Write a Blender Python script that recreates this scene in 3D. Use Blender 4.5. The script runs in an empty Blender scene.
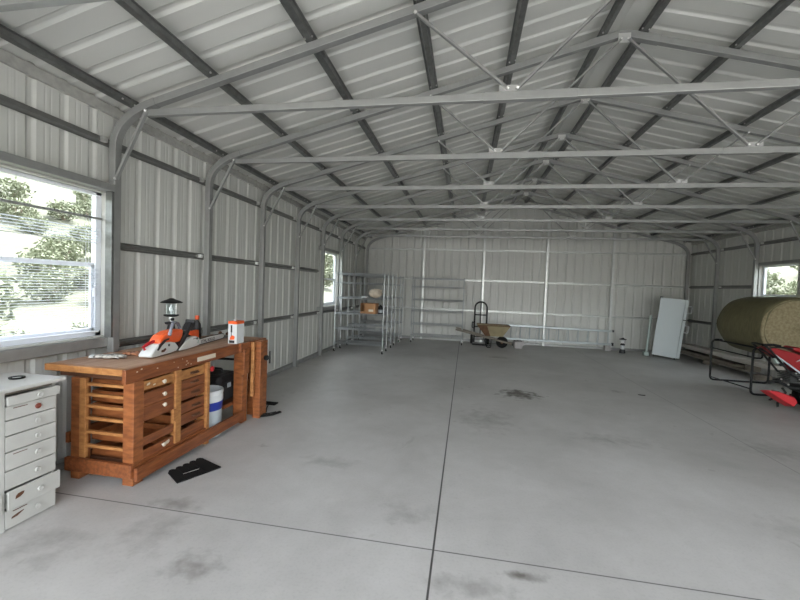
import bpy, bmesh, math, random
from mathutils import Vector, Matrix
random.seed(4)
SC = bpy.context.scene
COL = SC.collection
PI = math.pi
V = Vector

# ------------------------------------------------------------------ materials
def new_mat(name):
    m = bpy.data.materials.new(name); m.use_nodes = True
    return m, m.node_tree, m.node_tree.nodes['Principled BSDF']

def mat(name, col, rough=.5, metal=0., var=.0, scale=8., bump=0., col2=None, stretch=(1, 1, 1), detail=4., spec=None):
    m, nt, b = new_mat(name)
    b.inputs['Roughness'].default_value = rough
    b.inputs['Metallic'].default_value = metal
    if spec is not None: b.inputs['Specular IOR Level'].default_value = spec
    c = (*col, 1)
    b.inputs['Base Color'].default_value = c
    if var or col2 or bump:
        tc = nt.nodes.new('ShaderNodeTexCoord'); mp = nt.nodes.new('ShaderNodeMapping')
        mp.inputs['Scale'].default_value = stretch
        nt.links.new(tc.outputs['Object'], mp.inputs['Vector'])
        n = nt.nodes.new('ShaderNodeTexNoise'); n.inputs['Scale'].default_value = scale
        n.inputs['Detail'].default_value = detail
        nt.links.new(mp.outputs['Vector'], n.inputs['Vector'])
        if col2 is None: col2 = tuple(max(0, x * (1 - var)) for x in col)
        r = nt.nodes.new('ShaderNodeValToRGB')
        r.color_ramp.elements[0].position = .32; r.color_ramp.elements[1].position = .68
        r.color_ramp.elements[0].color = (*col2, 1); r.color_ramp.elements[1].color = c
        nt.links.new(n.outputs['Fac'], r.inputs['Fac'])
        nt.links.new(r.outputs['Color'], b.inputs['Base Color'])
        if bump:
            bp = nt.nodes.new('ShaderNodeBump'); bp.inputs['Strength'].default_value = bump
            bp.inputs['Distance'].default_value = .01
            nt.links.new(n.outputs['Fac'], bp.inputs['Height'])
            nt.links.new(bp.outputs['Normal'], b.inputs['Normal'])
    return m

def concrete():
    m, nt, b = new_mat('concrete_slab')
    N, L = nt.nodes, nt.links
    tc = N.new('ShaderNodeTexCoord')
    def noise(scale, detail=5, dist=0., rough=.55):
        n = N.new('ShaderNodeTexNoise'); n.inputs['Scale'].default_value = scale
        n.inputs['Detail'].default_value = detail; n.inputs['Distortion'].default_value = dist
        n.inputs['Roughness'].default_value = rough
        L.new(tc.outputs['Object'], n.inputs['Vector']); return n.outputs['Fac']
    def ramp(f, a, b_, ca, cb):
        r = N.new('ShaderNodeValToRGB'); e = r.color_ramp.elements
        e[0].position, e[1].position = a, b_; e[0].color = (*ca, 1); e[1].color = (*cb, 1)
        L.new(f, r.inputs['Fac']); return r.outputs['Color']
    def mix(a, b_, fac, mode='MULTIPLY'):
        x = N.new('ShaderNodeMix'); x.data_type = 'RGBA'; x.blend_type = mode
        if isinstance(fac, float): x.inputs['Factor'].default_value = fac
        else: L.new(fac, x.inputs['Factor'])
        L.new(a, x.inputs['A'])
        if isinstance(b_, tuple): x.inputs['B'].default_value = (*b_, 1)
        else: L.new(b_, x.inputs['B'])
        return x.outputs['Result']
    base = ramp(noise(.9, 7, .4), .28, .68, (.41, .40, .385), (.54, .53, .515))
    fine = ramp(noise(6, 8, .3), .25, .75, (.88, .88, .87), (1, 1, 1))
    c = mix(base, fine, .8)
    blot = ramp(noise(2.6, 3, 1.2), .66, .74, (1, 1, 1), (.74, .73, .71))
    c = mix(c, blot, .75)
    grit = ramp(noise(60, 2), .3, .5, (.93, .93, .93), (1, 1, 1))
    c = mix(c, grit, 1.0)
    sep = N.new('ShaderNodeSeparateXYZ'); L.new(tc.outputs['Object'], sep.inputs['Vector'])
    def math_(op, a, b_=None, cl=False):
        x = N.new('ShaderNodeMath'); x.operation = op; x.use_clamp = cl
        for i, v in enumerate((a, b_)):
            if v is None: continue
            if isinstance(v, (int, float)): x.inputs[i].default_value = v
            else: L.new(v, x.inputs[i])
        return x.outputs[0]
    def joint(axis, pos, w, s):
        d = math_('ABSOLUTE', math_('SUBTRACT', sep.outputs[axis], pos))
        return math_('MULTIPLY', math_('SUBTRACT', 1., math_('DIVIDE', d, w), True), s, True)
    js = None
    for ax, pos, w, s in (('X', -.125, .0075, 2.4), ('X', 2.98, .010, .55), ('Y', 2.19, .007, 1.1)):
        j = joint(ax, pos, w, s)
        js = j if js is None else math_('MAXIMUM', js, j)
    c = mix(c, (.07, .068, .065), js, 'MIX')
    def spot(x, y, rx, ry, s, k=9.):
        a = math_('DIVIDE', math_('SUBTRACT', sep.outputs['X'], x), rx)
        b2 = math_('DIVIDE', math_('SUBTRACT', sep.outputs['Y'], y), ry)
        d = math_('SQRT', math_('ADD', math_('MULTIPLY', a, a), math_('MULTIPLY', b2, b2)))
        n = math_('MULTIPLY', math_('SUBTRACT', noise(k, 3), .5), 2.6)
        return math_('MULTIPLY', math_('SUBTRACT', 1., math_('ADD', d, n), True), s, True)
    ss = None
    for a in ((.84, 5.87, .34, .28, 1.4), (.75, 9.0, .3, .2, .5), (-1.38, 1.78, .16, .12, .6), (.36, 2.1, .12, .05, .8), (.1, 1.95, .25, .1, .35),
              (-1.85, 2.25, .2, .1, .45), (2.4, 6.5, .12, .1, .5), (-.35, 2.5, .2, .12, .3), (.3, 4.6, .35, .5, .3), (1.6, 4.3, .5, .2, .25),
              (-1.1, 3.1, .3, .1, .3), (3.2, 4.4, .4, .3, .3), (2.3, 2.9, .3, .2, .25), (-1.8, 2.0, .2, .3, .3), (-2.3, 1.75, .3, .2, .3)):
        s_ = spot(*a)
        ss = s_ if ss is None else math_('MAXIMUM', ss, s_)
    c = mix(c, (.085, .075, .06), ss, 'MIX')
    L.new(c, b.inputs['Base Color'])
    b.inputs['Roughness'].default_value = .48
    bp = N.new('ShaderNodeBump'); bp.inputs['Strength'].default_value = .25; bp.inputs['Distance'].default_value = .004
    L.new(noise(14, 4), bp.inputs['Height']); L.new(bp.outputs['Normal'], b.inputs['Normal'])
    return m

M = {}
M['concrete'] = concrete()
M['panel'] = mat('pale_painted_steel_panel', (.60, .605, .575), .38, 0, .05, 1.2)
M['roofpanel'] = mat('galvalume_steel_roof_panel', (.65, .655, .62), .36, .1, .06, 1.5, stretch=(.4, 2, 1))
M['galv'] = mat('galvanized_steel_tube', (.34, .345, .335), .45, .5, .10, 14)
M['galv_dark'] = mat('galvanized_hat_channel', (.215, .22, .215), .36, .65, .25, 18)
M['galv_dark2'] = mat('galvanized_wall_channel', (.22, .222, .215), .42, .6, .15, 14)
M['galv_lit'] = mat('door_lit_galvanized_tube', (.66, .68, .66), .35, .5, .1, 14)  # highlight from the door light painted into the back wall steel's colour
M['bolt'] = mat('bright_zinc', (.75, .75, .74), .3, .9)
M['chrome'] = mat('chrome_wire', (.42, .44, .45), .36, .75)
M['wood'] = mat('red_brown_stained_pine', (.36, .125, .04), .45, 0, 0, 5, .2, col2=(.19, .06, .02), stretch=(2, 2, 7))
M['wood_h'] = mat('red_brown_stained_board', (.30, .10, .034), .42, 0, 0, 5, .2, col2=(.16, .048, .018), stretch=(8, 1.2, 8))
M['wood_light'] = mat('honey_pine', (.50, .235, .08), .5, 0, 0, 5, .15, col2=(.33, .135, .042), stretch=(3, 3, 8))
M['benchtop'] = mat('worn_bench_board', (.47, .30, .20), .55, 0, 0, 2.5, .15, col2=(.36, .20, .125), stretch=(9, 1, 4))
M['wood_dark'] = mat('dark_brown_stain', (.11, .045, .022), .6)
M['woodmark'] = mat('pale_scuff', (.66, .58, .47), .7)
M['chest'] = mat('old_white_paint', (.55, .55, .52), .5, 0, .12, 7)
M['chest_top'] = mat('worn_white_laminate', (.56, .55, .52), .45, 0, .15, 4)
M['brown_knob'] = mat('brown_red_knob', (.22, .06, .04), .4)
M['black'] = mat('black_plastic', (.018, .018, .02), .45)
M['rubber'] = mat('black_rubber', (.010, .010, .010), .85, spec=.2)
M['blacksteel'] = mat('black_painted_steel', (.012, .013, .013), .5, .0, spec=.35)
M['orange'] = mat('orange_plastic', (.88, .13, .03), .35)
M['offwhite'] = mat('pale_grey_plastic', (.70, .71, .70), .4)
M['barsteel'] = mat('brushed_bar_steel', (.66, .68, .65), .4, .3)
M['silver'] = mat('polished_handle', (.55, .56, .66), .25, .6)
M['red'] = mat('red_paint', (.27, .010, .013), .45, .1)
M['redplastic'] = mat('red_plastic', (.46, .014, .02), .45)
M['white'] = mat('white_enamel', (.66, .68, .69), .35)
M['bluegrey'] = mat('white_enamel_side', (.60, .66, .68), .4)
M['blue'] = mat('blue_band', (.02, .04, .30), .4)
M['bucketgrey'] = mat('grey_plastic', (.42, .47, .50), .5)
M['hay'] = mat('tan_hay_end', (.30, .255, .155), .9, 0, 0, 26, .8, col2=(.20, .165, .09), stretch=(1, 1, 1))
M['haynet'] = mat('olive_net_wrap', (.15, .135, .068), .75, 0, 0, 9, .5, col2=(.105, .095, .048), stretch=(1, 5, 1))
M['card'] = mat('brown_cardboard', (.42, .22, .10), .8, 0, .15, 6)
M['wbpaint'] = mat('tan_tray_paint', (.34, .285, .17), .55, 0, .25, 6)
M['rust'] = mat('rusty_brown', (.16, .085, .045), .7, .2, .3, 12)
M['greywood'] = mat('weathered_handle', (.24, .21, .17), .75, 0, .3, 10)
M['alu'] = mat('ladder_aluminium', (.42, .46, .47), .42, .6)
M['board'] = mat('pale_bare_board', (.62, .59, .53), .7, 0, .15, 5, stretch=(8, .6, 8))
M['block'] = mat('concrete_block', (.42, .40, .39), .9, 0, .2, 20, .4)
M['vinyl'] = mat('white_vinyl_frame', (.80, .83, .88), .4)
M['reveal'] = mat('grey_window_trim', (.52, .52, .49), .5)
M['slat'] = mat('white_blind_slat', (.72, .74, .80), .45)
M['cloth'] = mat('cream_cloth', (.70, .60, .48), .9, 0, .2, 12)
M['glove'] = mat('mottled_camouflage_cloth', (.66, .65, .60), .9, 0, 0, 34, .3, col2=(.16, .14, .12), detail=1)
M['glove2'] = mat('mottled_brown_cloth', (.45, .20, .10), .9, 0, 0, 30, .3, col2=(.14, .07, .05), detail=1)
M['greenmet'] = mat('pale_green_tube', (.47, .56, .53), .4, .2)
M['gravel'] = mat('pale_gravel', (.44, .43, .41), .95, 0, .25, 3, .3)
M['earth'] = mat('dry_hillside_earth', (.072, .074, .045), .95, 0, .25, .25, .2)
M['leaf'] = mat('desert_leaf', (.17, .185, .11), .8, 0, .4, 3)
M['bark'] = mat('grey_bark', (.2, .16, .12), .9)
M['foam'] = mat('dusty_black', (.03, .03, .032), .7)
M['closure'] = mat('grey_foam_closure', (.42, .42, .39), .8, 0, .2, 20)

def glass_mat():
    m, nt, b = new_mat('window_glass'); nt.nodes.remove(b)
    o = nt.nodes['Material Output']; mx = nt.nodes.new('ShaderNodeMixShader'); fr = nt.nodes.new('ShaderNodeLayerWeight')
    t = nt.nodes.new('ShaderNodeBsdfTransparent'); g = nt.nodes.new('ShaderNodeBsdfGlossy')
    t.inputs['Color'].default_value = (.93, .96, .96, 1); g.inputs['Roughness'].default_value = .02
    fr.inputs['Blend'].default_value = .5
    pw = nt.nodes.new('ShaderNodeMath'); pw.operation = 'POWER'; pw.inputs[1].default_value = 5
    ma = nt.nodes.new('ShaderNodeMath'); ma.operation = 'MULTIPLY_ADD'; ma.inputs[1].default_value = .8; ma.inputs[2].default_value = .03
    nt.links.new(fr.outputs['Facing'], pw.inputs[0]); nt.links.new(pw.outputs[0], ma.inputs[0]); nt.links.new(ma.outputs[0], mx.inputs[0]); nt.links.new(t.outputs[0], mx.inputs[1]); nt.links.new(g.outputs[0], mx.inputs[2])
    nt.links.new(mx.outputs[0], o.inputs[0]); return m
M['glass'] = glass_mat()
for k in ('leaf',):
    pass

# ------------------------------------------------------------------ mesh builder
class MB:
    def __init__(s): s.v = []; s.f = []
    def add(s, vs, fs):
        n = len(s.v); s.v += [V(p) for p in vs]; s.f += [[i + n for i in f] for f in fs]; return s
    def box(s, x0, x1, y0, y1, z0, z1):
        x0, x1 = sorted((x0, x1)); y0, y1 = sorted((y0, y1)); z0, z1 = sorted((z0, z1))
        return s.add([(x0, y0, z0), (x1, y0, z0), (x1, y1, z0), (x0, y1, z0), (x0, y0, z1), (x1, y0, z1), (x1, y1, z1), (x0, y1, z1)],
                     [(3, 2, 1, 0), (4, 5, 6, 7), (0, 1, 5, 4), (1, 2, 6, 5), (2, 3, 7, 6), (3, 0, 4, 7)])
    def sweep(s, path, prof, up=(0, 0, 1), closed=False, caps=True):
        """sweep a closed 2D profile (a,b) along path; a = side axis, b = up axis"""
        path = [V(p) for p in path]; n = len(path); up = V(up).normalized(); k = len(prof); rings = []
        for i, p in enumerate(path):
            if closed: t = (path[(i + 1) % n] - path[i - 1])
            elif i == 0: t = path[1] - path[0]
            elif i == n - 1: t = path[-1] - path[-2]
            else: t = (path[i + 1] - p).normalized() + (p - path[i - 1]).normalized()
            t.normalize()
            u = up if abs(t.dot(up)) < .98 else (V((1, 0, 0)) if abs(t.x) < .9 else V((0, 1, 0)))
            a = t.cross(u).normalized(); b = a.cross(t).normalized()
            # mitre scale
            rings.append([p + a * q[0] + b * q[1] for q in prof])
        vs = [q for r in rings for q in r]; fs = []
        m = n if closed else n - 1
        for i in range(m):
            j = (i + 1) % n
            for c in range(k):
                d = (c + 1) % k
                fs.append((i * k + c, i * k + d, j * k + d, j * k + c))
        if caps and not closed:
            fs.append(tuple(range(k))[::-1]); fs.append(tuple((n - 1) * k + c for c in range(k)))
        return s.add(vs, fs)
    def tube(s, path, r, seg=8, closed=False, up=(0, 0, 1)):
        return s.sweep(path, [(r * math.cos(2 * PI * i / seg), r * math.sin(2 * PI * i / seg)) for i in range(seg)], up, closed)
    def bar(s, a, b, w, h, up=(0, 0, 1)):
        return s.sweep([a, b], [(-w / 2, -h / 2), (w / 2, -h / 2), (w / 2, h / 2), (-w / 2, h / 2)], up)
    def lathe(s, prof, c=(0, 0, 0), seg=24, axis='Z', rx=1., ry=1.):
        c = V(c); vs = []; k = len(prof)
        for i in range(seg):
            a = 2 * PI * i / seg
            for r, z in prof:
                p = V((r * math.cos(a) * rx, r * math.sin(a) * ry, z))
                if axis == 'X': p = V((p.z, p.x, p.y))
                if axis == 'Y': p = V((p.y, p.z, p.x))
                vs.append(c + p)
        fs = [(i * k + j, ((i + 1) % seg) * k + j, ((i + 1) % seg) * k + j + 1, i * k + j + 1) for i in range(seg) for j in range(k - 1)]
        if prof[0][0] > 1e-6: fs.append(tuple(i * k for i in range(seg))[::-1])
        if prof[-1][0] > 1e-6: fs.append(tuple(i * k + k - 1 for i in range(seg)))
        return s.add(vs, fs)
    def ball(s, c, r, seg=16, sc=(1, 1, 1)):
        n = seg // 2; c = V(c)
        prof = [(r * math.sin(PI * i / n), -r * math.cos(PI * i / n)) for i in range(n + 1)]
        o = len(s.v); s.lathe(prof, (0, 0, 0), seg)
        for i in range(o, len(s.v)):
            p = s.v[i]; s.v[i] = V((p.x * sc[0], p.y * sc[1], p.z * sc[2])) + c
        return s
    def prism(s, pts, origin, ux, uy, th):
        """polygon pts (a,b) in plane origin+ux*a+uy*b, thickness th along ux x uy, centred"""
        o = V(origin); ux = V(ux); uy = V(uy); n = ux.cross(uy).normalized(); k = len(pts)
        A = [o + ux * a + uy * b - n * th / 2 for a, b in pts]; B = [p + n * th for p in A]
        return s.add(A + B, [tuple(range(k))[::-1], tuple(range(k, 2 * k))] + [(i, (i + 1) % k, k + (i + 1) % k, k + i) for i in range(k)])
    def build(s, name, m, parent=None, loc=None, smooth=False, bevel=0., angle=35, label=None):
        """vertices are in world space; they are shifted so that the object sits at loc (or under its parent)"""
        me = bpy.data.meshes.new(name)
        if parent is not None:
            w = V(parent.get('_o', (0, 0, 0))); off = w
        else:
            w = V(loc) if loc is not None else V((0, 0, 0)); off = w
        me.from_pydata([tuple(p - off) for p in s.v], [], s.f)
        bm = bmesh.new(); bm.from_mesh(me)
        bmesh.ops.remove_doubles(bm, verts=bm.verts, dist=1e-5)
        bmesh.ops.recalc_face_normals(bm, faces=bm.faces); bm.to_mesh(me); bm.free()
        me.materials.append(m)
        o = bpy.data.objects.new(name, me); COL.objects.link(o)
        if parent is not None: o.parent = parent; ORI[o.name] = off
        else: o.location = w; ORI[o.name] = w
        if smooth:
            me.shade_smooth()
            es = o.modifiers.new('split', 'EDGE_SPLIT'); es.split_angle = math.radians(angle)
        if bevel:
            b = o.modifiers.new('bevel', 'BEVEL'); b.width = bevel; b.segments = 2; b.limit_method = 'ANGLE'
        if label: o['label'] = label
        return o
ORI = {}
def origin(o): return ORI[o.name]
_old = MB.build
def _build(s, name, m, parent=None, **k):
    if parent is not None: parent['_o'] = tuple(origin(parent))
    r = _old(s, name, m, parent, **k)
    if parent is not None and '_o' in parent: del parent['_o']
    return r
MB.build = _build

def tag(o, label, cat, group=None, kind=None):
    if label: o['label'] = label
    if cat: o['category'] = cat
    if group: o['group'] = group
    if kind: o['kind'] = kind
    return o
def thing(name, loc, label, cat, group=None, kind=None):
    o = bpy.data.objects.new(name, None); o.empty_display_size = .1; COL.objects.link(o); o.location = loc; ORI[o.name] = V(loc)
    return tag(o, label, cat, group, kind)
def struct(o): o['kind'] = 'structure'; return o
def dup(root, delta, label=None, group=None):
    r = root.copy(); COL.objects.link(r); r.location = root.location + V(delta); ORI[r.name] = V(r.location)
    if label: r['label'] = label
    if group: r['group'] = group
    for ch in list(root.children):
        c = ch.copy(); COL.objects.link(c); c.parent = r
        for g in list(ch.children):
            d = g.copy(); COL.objects.link(d); d.parent = c
    return r
def arc(c, r, a0, a1, n, plane='XZ'):
    out = []
    for i in range(n + 1):
        a = math.radians(a0 + (a1 - a0) * i / n); p, q = r * math.cos(a), r * math.sin(a)
        out.append({'XZ': (c[0] + p, c[1], c[2] + q), 'YZ': (c[0], c[1] + p, c[2] + q), 'XY': (c[0] + p, c[1] + q, c[2])}[plane])
    return out
def rounded(pts, r, n=5):
    """round the corners of a polyline (first and last kept)"""
    pts = [V(p) for p in pts]; out = [pts[0]]
    for i in range(1, len(pts) - 1):
        a = (pts[i - 1] - pts[i]).normalized(); b = (pts[i + 1] - pts[i]).normalized()
        p0 = pts[i] + a * r; p1 = pts[i] + b * r
        for k in range(n + 1):
            t = k / n; out.append(p0.lerp(pts[i], t).lerp(pts[i].lerp(p1, t), t))
    out.append(pts[-1]); return out

# ------------------------------------------------------------------ dimensions of the shed (metres)
S = 1.22
FY = [S * (2.3418 + i) for i in range(-3, 8)]          # frame planes; FY[3] is the first one in view, FY[10] at the end wall
XL, XR, XM = -3.05, 5.84, 1.395
WL, WR = -3.125, 5.915                                  # inner faces of the wall sheets
YB, YF = 11.47, FY[0] - .05
SL = .262
RZ = 4.20                                               # underside of roof sheet at the ridge
def roof(x): return RZ - SL * abs(x - XM)
GT, GM, GL = 2.68, 1.80, .913

# ------------------------------------------------------------------ setting
struct(MB().box(-3.22, 6.01, YF - .1, YB + .12, -.15, 0).build('floor', M['concrete']))
gr = MB()
gr.box(-300, 300, -300, YF - .1, -.3, -.06)
gd = MB().box(-300, -3.22, YF - .1, 300, -.3, -.06); gd.box(6.01, 300, YF - .1, 300, -.3, -.06); gd.box(-3.22, 6.01, YB + .12, 300, -.3, -.06); struct(gd.build('earth_ground', M['earth']))
g = gr.build('gravel_yard', M['gravel']); struct(g)

RIB = .2286
def rib_profile(u0, u1, lap=4, minor=True):
    """(u, offset outward) points of the sheet's ribbed section; ribs stand outward so they read as grooves from inside"""
    pts = [(u0, 0.)]
    i = math.ceil((u0 - .03) / RIB)
    while i * RIB < u1 + .03:
        c = i * RIB
        for du, o in (((-.036, 0), (-.020, .012), (-.012, .015), (.012, .015), (.020, .012), (.036, 0)) + (((.085, 0), (.092, .0016), (.098, .0016), (.105, 0), (.125, 0), (.132, .0016), (.138, .0016), (.145, 0)) if minor else ())):
            if u0 < c + du < u1: pts.append((c + du, o))
        if i % lap == 0 and u0 < c + .037 < u1 - .01:     # the edge of the overlapping sheet
            pts += [(c + .040, .0), (c + .041, .008), (c + .046, .008), (c + .047, 0)]
        i += 1
    pts.append((u1, 0.)); pts.sort(key=lambda p: p[0]); return pts
def sheet(mb, pf, u0, u1, v0, v1, th=.0012):
    pr = rib_profile(u0, u1); k = len(pr)
    vs = [pf(u, v, o) for v in (0, 1) for u, o in pr]
    def vz(u, t): return (v0(u) if callable(v0) else v0) if t == 0 else (v1(u) if callable(v1) else v1)
    vs = [pf(u, vz(u, t), o) for t in (0, 1) for u, o in pr]
    mb.add(vs, [(i, i + 1, k + i + 1, k + i) for i in range(k - 1)])
def solid(o, th=.004):
    m = o.modifiers.new('thick', 'SOLIDIFY'); m.thickness = th; m.offset = 0; return o
EAVE = roof(WL) - .015
# left wall, with windows 1 and 2; extra big window behind camera is not in the photo
W1 = (1.70, 2.845, 1.0, 2.245); W2 = (7.83, 8.90, 1.035, 2.265); W3 = (7.98, 8.93, 1.04, 2.225)
def side_wall(name, pf, wins, ymax=YB):
    mb = MB(); u = YF
    for (a, b, c, d) in wins:
        sheet(mb, pf, u, a, 0.0, EAVE); sheet(mb, pf, a, b, 0.0, c); sheet(mb, pf, a, b, d, EAVE); u = b
    sheet(mb, pf, u, ymax, 0.0, EAVE)
    return struct(mb.build(name, M['panel']))
side_wall('wall_left', lambda u, v, o: (WL - o, u, v), [W1, W2])
side_wall('wall_right', lambda u, v, o: (WR + o, u, v), [W3])
mb = MB(); sheet(mb, lambda u, v, o: (u, YB + o, v), WL, XM, 0., lambda u: roof(u) - .01); sheet(mb, lambda u, v, o: (u, YB + o, v), XM, WR, 0., lambda u: roof(u) - .01)
struct(mb.build('wall_back', M['panel']))
mb = MB()   # front wall is the open end: only the sheeted gable strip and two corner returns
DZ = 2.85
sheet(mb, lambda u, v, o: (u, YF - o, v), WL, XM, lambda u: min(DZ, roof(u) - .02), lambda u: roof(u) - .01)
sheet(mb, lambda u, v, o: (u, YF - o, v), XM, WR, lambda u: min(DZ, roof(u) - .02), lambda u: roof(u) - .01)
struct(mb.build('wall_front', M['panel']))
mb = MB()
for sgn in (-1, 1):
    x0 = XM; x1 = WL - .12 if sgn < 0 else WR + .12
    pr = rib_profile(YF - .2, YB + .15, 4, False); k = len(pr)
    nz = V((SL * sgn, 0, 1)).normalized()
    vs = [V((x, y, roof(x))) + nz * o for x in (x0, x1) for y, o in pr]
    mb.add(vs, [(i, i + 1, k + i + 1, k + i) for i in range(k - 1)])
struct(mb.build('ceiling', M['roofpanel']))
# eave trims (foam closure strip along the top of the side walls) and base angles
for nm, x, s_ in (('trim_1', WL, 1), ('trim_2', WR, -1)):
    t = MB().box(x - s_ * .03, x + s_ * .028, YF, YB - .02, EAVE - .075, EAVE + .005); t.box(x - s_ * .03, x - s_ * .0, YF, YB, EAVE, EAVE + .06); struct(t.build(nm, M['closure']))
for nm, x, s_ in (('baseboard_left', WL, 1), ('baseboard_right', WR, -1)):
    t = MB().box(x + s_ * .006, x + s_ * .075, YF, YB - .08, 0, .06); struct(t.build(nm, M['galv'], bevel=.004))
t = MB().box(WL + .08, WR - .08, YB - .075, YB - .008, 0, .06); struct(t.build('baseboard_back', M['galv'], bevel=.004))

t = MB()
for sg in (-1, 1):
    a = V((XM, 0, RZ)); b = V((XM + sg * .16, 0, roof(XM + .16)))
    n_ = V((SL * sg, 0, 1)).normalized() * .006
    t.add([(a.x, YF - .15, a.z - .006), (b.x, YF - .15, b.z - .006), (b.x, YB + .1, b.z - .006), (a.x, YB + .1, a.z - .006), (a.x, YF - .15, a.z - .003), (b.x, YF - .15, b.z - .003), (b.x, YB + .1, b.z - .003), (a.x, YB + .1, a.z - .003)],
          [(3, 2, 1, 0), (4, 5, 6, 7), (0, 1, 5, 4), (1, 2, 6, 5), (2, 3, 7, 6), (3, 0, 4, 7)])
    t.bar((XM + sg * .15, YF - .15, roof(XM + .15) + .012), (XM + sg * .15, YB + .1, roof(XM + .15) + .012), .02, .03)
struct(t.build('trim_3', M['roofpanel']))
t = MB()
for sg, x1 in ((-1, WL - .03), (1, WR + .03)): t.bar((XM, YB + .012, RZ - .005), (x1, YB + .012, roof(x1) - .005), .05, .06, up=(0, 0, 1))
struct(t.build('trim_4', M['closure']))

# ------------------------------------------------------------------ steel frames
TZ, TT = 2.90, .055          # tie beam centre height
def rf(x): return 4.045 - SL * abs(x - XM)   # centre line of a rafter
sq = lambda w: [(-w / 2, -w / 2), (w / 2, -w / 2), (w / 2, w / 2), (-w / 2, w / 2)]
def frame_path(side):
    """post foot -> bend -> start of straight rafter"""
    sx = -1 if side == 'L' else 1; px = XL + .032 if side == 'L' else XR - .032
    xe = px - sx * .40
    a = V((px, 0, 2.62)); c = V((px, 0, rf(px))); e = V((xe, 0, rf(xe)))
    pts = [V((px, 0, 0)), a]
    for k in range(1, 11):
        t = k / 10; pts.append(a.lerp(c, t).lerp(c.lerp(e, t), t))
    return pts, xe
def steel_frame(label, y, tie=True):
    root = thing('roof_truss', (XM, y, 0), label, 'roof truss', 'steel trusses spanning the shed')
    P = lambda p: V((p[0], y, p[2]))
    for side in 'LR':
        pts, xe = frame_path(side)
        MB().sweep([P(p) for p in pts], sq(.064), up=(0, 1, 0)).build('post', M['galv'], root, bevel=.004)
        sx = -1 if side == 'L' else 1
        if side == 'L':
            MB().sweep([P((px_, 0, rf(px_))) for px_ in (xe - .02 , XM - .30)], sq(.0585), up=(0, 1, 0)).build('rafter', M['galv'], root, bevel=.003)
        else:
            MB().sweep([P((px_, 0, rf(px_))) for px_ in (xe + .02, XM + .30)], sq(.0585), up=(0, 1, 0)).build('rafter', M['galv'], root, bevel=.003)
        fl = MB().box(pts[0].x - .06, pts[0].x + .06, y - .034, y + .034, 0, .006); fl.build('foot_plate', M['galv'], root)
        if tie:
            e0 = V((pts[0].x - sx * .035, y - .02, 2.36)); e1 = V((pts[0].x - sx * .345, y - .045, 2.905))
            br = MB().bar(e0, e1, .022, .03, up=(0, 1, 0)).build('corner_brace', M['galv'], root, bevel=.002)
            for e in (e0, e1): MB().ball((e.x, e.y - .014, e.z), .012, 8).build('bolt', M['bolt'], br)
    # ridge piece
    a, b, c = V((XM - .32, y, rf(XM - .32))), V((XM, y, rf(XM) + .01)), V((XM + .32, y, rf(XM + .32)))
    q = [a] + [V((XM - .12, y, rf(XM - .12))).lerp(b, t).lerp(b.lerp(V((XM + .12, y, rf(XM - .12))), t), t) for t in (0, .25, .5, .75, 1)] + [c]
    MB().sweep(q, sq(.066), up=(0, 1, 0)).build('ridge_cap', M['galv'], root, bevel=.004)
    if tie:
        xl, xr = XL + .36, XR - .36
        tb = MB().bar((xl, y - .012, TZ), (xr, y - .012, TZ), .045, .052).build('tie_beam', M['galv'], root, bevel=.004)
        MB().bar((XM - 1.33, y - .012, TZ), (XM - .7, y - .012, TZ), .052, .060).build('splice_sleeve', M['galv'], tb, bevel=.003)
        MB().bar((XM + .9, y - .012, TZ), (XM + 1.3, y - .012, TZ), .052, .060).build('splice_sleeve', M['galv'], tb, bevel=.003)
        for s_ in (-1, 1):
            top = V((XM + s_ * 1.84, y - .04, rf(1.84 + XM) - .045)); bot = V((XM + s_ * 1.165, y - .04, TZ + .045)); bot2 = V((XM + s_ * 1.10, y - .04, TZ + .045)); ap = V((XM + s_ * .03, y - .04, rf(XM) - .07))
            for p0, p1 in ((top, bot), (bot2, ap)):
                w = MB().bar(p0, p1, .018, .030, up=(0, 1, 0)).build('web_brace', M['galv'], root, bevel=.002)
                for e in (p0, p1): MB().ball((e.x, e.y - .012, e.z), .014, 8).build('bolt', M['bolt'], w)
            gp = MB().box(bot.x - .06 if s_ < 0 else bot2.x - .0, bot2.x if s_ < 0 else bot.x + .06, y - .03, y - .024, TZ + .01, TZ + .075)
            gp.build('gusset_plate', M['bolt'], root)
        MB().box(XM - .055, XM + .055, y - .034, y - .028, rf(XM) - .10, rf(XM) - .01).build('gusset_plate', M['bolt'], root)
    return root
words = {1: 'steel truss frame nearest the camera, only its tie beam showing top left',
         2: 'steel truss frame with its left post beside the large left window',
         3: 'steel truss frame with its left post behind the middle of the workbench',
         4: 'steel truss frame with its left post just past the workbench end',
         5: 'steel truss frame with its left post midway between workbench and shelves',
         6: 'steel truss frame with its left post just before the small left window',
         7: 'steel truss frame with its left post just behind the small left window',
         8: 'last steel frame with a tie beam, closest to the back wall',
         9: 'steel truss frame without a tie beam, standing flush against the back wall'}
# frames: index in FY -> label index
prim = steel_frame('steel truss frame behind the camera near the open front', FY[1])
first = None
for k in range(2, 10):
    if first is None:
        first = steel_frame(words[1], FY[2])
    else:
        dup(first, (0, FY[k] - FY[2], 0), words[k - 1])
steel_frame(words[9], FY[10] - .005, tie=False)
steel_frame('steel truss frame around the open front end behind the camera', FY[0] + .0, tie=False)

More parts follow.
